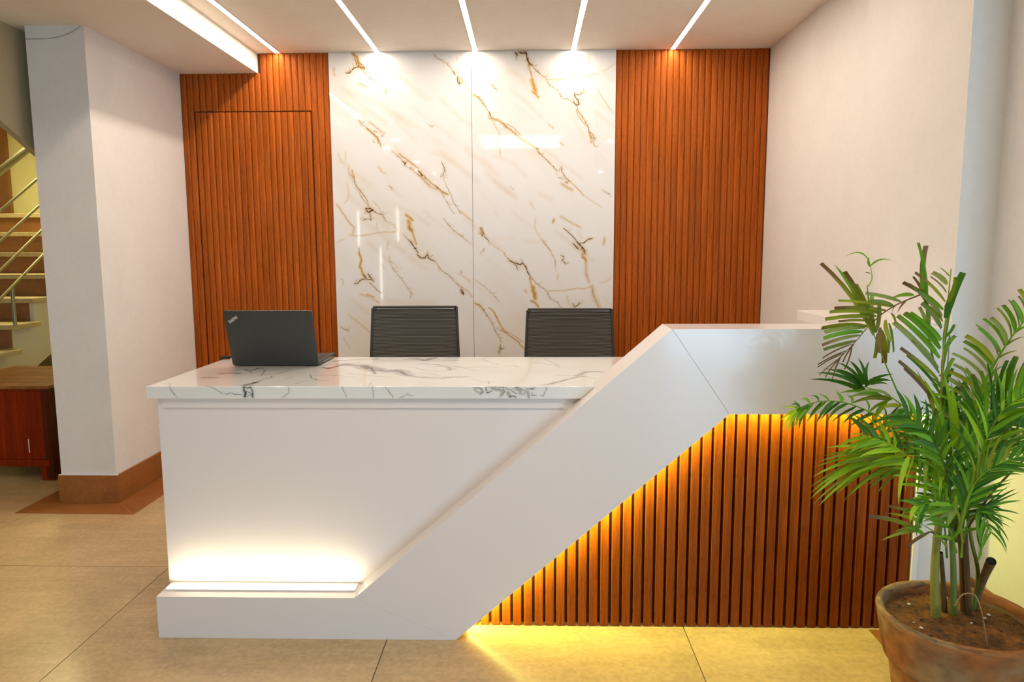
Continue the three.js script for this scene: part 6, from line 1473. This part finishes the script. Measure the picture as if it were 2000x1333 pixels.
{
  const CX = 1.142, CZ = 2.738, palm = base('potted_palm', 'potted palm with feathery green fronds in a worn clay pot', 'potted plant', [CX, 0, CZ]);
  const clayTex = dataTex(512, 256, (u, v) => {
    const a = fbm(u, v, 7, 5, 4, 81), b = fbm(u, v, 40, 30, 3, 83), c = fbm(u, v, 14, 4, 4, 85), grey = Math.max(0, Math.min(1, (a - 0.46) * 5)), k = 0.75 + 0.4 * b, s = c > 0.62 ? 0.8 : 1;
    return [cl((160 * (1 - grey) + 150 * grey) * k * s), cl((98 * (1 - grey) + 122 * grey) * k * s), cl((46 * (1 - grey) + 82 * grey) * k * s)];
  });
  const clay = std({ map: clayTex, bumpMap: clayTex, bumpScale: 0.003, roughness: 0.88 });
  const prof = [[0.0, 0.002], [0.118, 0.002], [0.126, 0.010], [0.150, 0.120], [0.160, 0.192], [0.167, 0.199], [0.173, 0.206], [0.178, 0.222], [0.188, 0.280], [0.196, 0.326], [0.198, 0.336], [0.194, 0.343], [0.184, 0.343], [0.178, 0.336], [0.175, 0.322], [0.172, 0.296]];
  const pg = new THREE.LatheGeometry(prof.map(([r, y]) => new THREE.Vector2(r, y)), 72), pp = pg.attributes.position;
  for (let i = 0; i < pp.count; i++) {
    const x = pp.getX(i), y = pp.getY(i), z = pp.getZ(i), an = (Math.atan2(z, x) / (2 * Math.PI) + 1) % 1, k = 1 + 0.010 * (fbm(an, y, 6, 6, 3, 91) - 0.5) + 0.006 * (fbm(an, y * 2, 30, 30, 2, 93) - 0.5);
    pp.setXYZ(i, x * k, y + (y > 0.3 ? 0.008 * (fbm(an, 0, 12, 2, 3, 95) - 0.5) : 0), z * k);
  }
  pg.computeVertexNormals();
  const pot = new THREE.Mesh(pg, clay); pot.name = 'pot'; pot.castShadow = pot.receiveShadow = true; pot.userData.label = 'weathered clay pot with thick rim'; palm.add(pot);
  const soilTex = dataTex(256, 256, (u, v) => { const a = fbm(u, v, 10, 10, 4, 61), b = fbm(u, v, 60, 60, 2, 63), k = 0.45 + 0.6 * a + 0.5 * (b - 0.5); return [cl(138 * k), cl(86 * k), cl(26 * k)]; });
  const R = 26, A = 56, SP = [], SI = [], SU = [];
  for (let j = 0; j <= R; j++) for (let i = 0; i <= A; i++) {
    const r = 0.1745 * j / R, a = i / A * 2 * Math.PI, x = r * Math.cos(a), z = r * Math.sin(a), u = x * 2.5 + 0.5, v = z * 2.5 + 0.5;
    SP.push(x, 0.312 + 0.010 * (fbm(u, v, 8, 8, 3, 65) - 0.5) + 0.010 * (fbm(u, v, 40, 40, 2, 67) - 0.5) + 0.008 * Math.exp(-((r / 0.07) ** 2)), z); SU.push(u, v);
  }
  for (let j = 0; j < R; j++) for (let i = 0; i < A; i++) { const a = j * (A + 1) + i, b = a + A + 1; SI.push(a, b + 1, b, a, a + 1, b + 1); }
  const sg = new THREE.BufferGeometry(); sg.setAttribute('position', new THREE.Float32BufferAttribute(SP, 3)); sg.setAttribute('uv', new THREE.Float32BufferAttribute(SU, 2)); sg.setIndex(SI); sg.computeVertexNormals();
  const soil = new THREE.Mesh(sg, std({ map: soilTex, roughness: 0.95 })); soil.name = 'soil'; soil.castShadow = soil.receiveShadow = true; palm.add(soil);
  const bits = [];
  for (let i = 0; i < 26; i++) { const r = 0.155 * Math.sqrt(rand()), a = rand() * 6.283, g = new THREE.IcosahedronGeometry(i < 5 ? 0.004 : rr(0.002, 0.005), 0); g.scale(1.4, 0.6, 1); g.rotateY(a * 3); g.translate(r * Math.cos(a), 0.318, r * Math.sin(a)); bits.push(g); }
  const white = new THREE.Mesh(mergeGeometries(bits.slice(0, 7)), std({ color: rgb(0.7, 0.66, 0.55), roughness: 0.8 })); white.name = 'pebbles'; white.userData.kind = 'stuff'; palm.add(white);
  const crumbs = new THREE.Mesh(mergeGeometries(bits.slice(7)), std({ color: rgb(0.12, 0.06, 0.025), roughness: 0.95 })); crumbs.name = 'soil_crumbs'; crumbs.userData.kind = 'stuff'; palm.add(crumbs);
  // stems
  const stemTex = dataTex(64, 256, (u, v) => { const a = fbm(u, v, 10, 4, 3, 41), k = 0.75 + 0.5 * a; return [cl(235 * k), cl(235 * k), cl(220 * k)]; });
  const stemMat = [[0.30, 0.30, 0.055], [0.15, 0.22, 0.05], [0.13, 0.075, 0.03], [0.20, 0.13, 0.05], [0.36, 0.20, 0.09]].map((c) => std({ color: rgb(...c), map: stemTex, roughness: 0.55 }));
  for (let i = 0; i < STEMS.length; i += 4) {
    const q = STEMS[i], pts = []; for (let k = 0; k < q.length; k += 3) pts.push([q[k], q[k + 1], q[k + 2]]);
    const s = part(STEMS[i + 3] === 4 ? 'root_fibre' : STEMS[i + 3] === 3 ? 'cut_stem' : 'stem', taper(pts, STEMS[i + 1], STEMS[i + 2], 20, 10), stemMat[STEMS[i + 3]], palm);
    if (STEMS[i + 3] === 3) { const e = pts[pts.length - 1], f = pts[pts.length - 2], d = new THREE.Vector3(e[0] - f[0], e[1] - f[1], e[2] - f[2]).normalize(), g = new THREE.CircleGeometry(0.0105, 14); g.applyQuaternion(new THREE.Quaternion().setFromUnitVectors(new THREE.Vector3(0, 0, 1), d)); g.translate(e[0] - d.x * 0.003, e[1] - d.y * 0.003, e[2] - d.z * 0.003); part('hollow_end', g, std({ color: rgb(0.02, 0.013, 0.008), roughness: 1 }), s); }
  }
  // fronds
  const GREEN = [[0.29, 0.50, 0.008], [0.13, 0.32, 0.008], [0.045, 0.16, 0.010], [0.25, 0.30, 0.015], [0.21, 0.28, 0.06], [0.20, 0.11, 0.04]];
  const leafMat = phy({ color: rgb(1, 1, 1), vertexColors: true, roughness: 0.55, transmission: 0.22, thickness: 0, ior: 1.35 }); leafMat.side = THREE.DoubleSide;
  const rachisMat = GREEN.map((c) => std({ color: rgb(c[0] * 1.05, c[1] * 0.95, c[2]), roughness: 0.5 }));
  function leaflet([bx, by, bz, tx, ty, tz, w, style, col, bend], id) {
    const B = new THREE.Vector3(bx, by, bz), D = new THREE.Vector3(tx, ty, tz).sub(B), L = D.length(), d = D.clone().normalize();
    const toEye = new THREE.Vector3(0.0, 0.25, 1).normalize(), turn = (hash(id, 5) - 0.5) * 1.5;
    let S = new THREE.Vector3().crossVectors(toEye, d).normalize(), N = new THREE.Vector3().crossVectors(d, S).normalize();
    S.applyAxisAngle(d, turn); N.applyAxisAngle(d, turn);
    const up = new THREE.Vector3().crossVectors(d, new THREE.Vector3(0, 0, 1)).normalize(); if (up.y < 0) up.negate();
    const n = 6, P = [], K = [], I = [], c = GREEN[col], v = 0.85 + 0.3 * hash(id, 7), brown = [0.15, 0.075, 0.03];
    for (let i = 0; i <= n; i++) {
      const t = i / n, prof = style === 0 ? Math.min(1, 0.35 + 3.2 * t) * Math.pow(1 - t, 0.62) * 1.12 + 0.02 : Math.min(1, 0.4 + 2.4 * t) * (1 - 0.28 * t);
      const q = B.clone().addScaledVector(D, t).addScaledVector(up, Math.abs(bend) * 4 * t * (1 - t) + 0.02 * L * 4 * t * (1 - t)), hw = w * 0.55 * prof, f = hw * 0.38;
      const dry = style === 2 ? Math.max(0, Math.min(1, (t - 0.45) * 2.2)) : Math.max(0, (t - 0.9) * 6 * hash(id, 9));
      for (const s of [-1, 0, 1]) {
        P.push(q.x + S.x * hw * s + N.x * (s ? f : 0), q.y + S.y * hw * s + N.y * (s ? f : 0), q.z + S.z * hw * s + N.z * (s ? f : 0));
        const kk = v * (s ? 1 : 1.12); for (let m = 0; m < 3; m++) K.push((c[m] * (1 - dry) + brown[m] * dry) * kk);
      }
    }
    for (let i = 0; i < n; i++) for (const k of [0, 1]) { const a = i * 3 + k, b = a + 3; I.push(a, a + 1, b + 1, a, b + 1, b); }
    const g = new THREE.BufferGeometry(); g.setAttribute('position', new THREE.Float32BufferAttribute(P, 3)); g.setAttribute('color', new THREE.Float32BufferAttribute(K, 3)); g.setIndex(I); g.computeVertexNormals();
    return g;
  }
  const areas = FRONDS.flatMap((f) => f.l.map((l) => l[6] * Math.hypot(l[3] - l[0], l[4] - l[1], l[5] - l[2]))).sort((a, b) => b - a), cut = areas[Math.min(299, areas.length - 1)], rest = [];
  let id = 0, made = 0;
  for (const f of FRONDS) {
    const pts = []; for (let k = 0; k < f.r.length; k += 3) pts.push([f.r[k], f.r[k + 1], f.r[k + 2]]);
    const fr = part('frond', taper(pts, f.q, f.q * 0.3, 24, 7), rachisMat[f.c], palm);
    for (const l of f.l) {
      const g = leaflet(l, ++id);
      if (l[6] * Math.hypot(l[3] - l[0], l[4] - l[1], l[5] - l[2]) >= cut && made < 300) { part('leaflet', g, leafMat, fr); made++; }
      else rest.push(g);
    }
  }
  if (rest.length) { const m = part('small_leaflets', mergeGeometries(rest), leafMat, palm); m.userData.kind = 'stuff'; }
}

scene.traverse((o) => { if (o.isMesh) { o.castShadow = true; o.receiveShadow = true; } });
renderer.render(scene, camera);
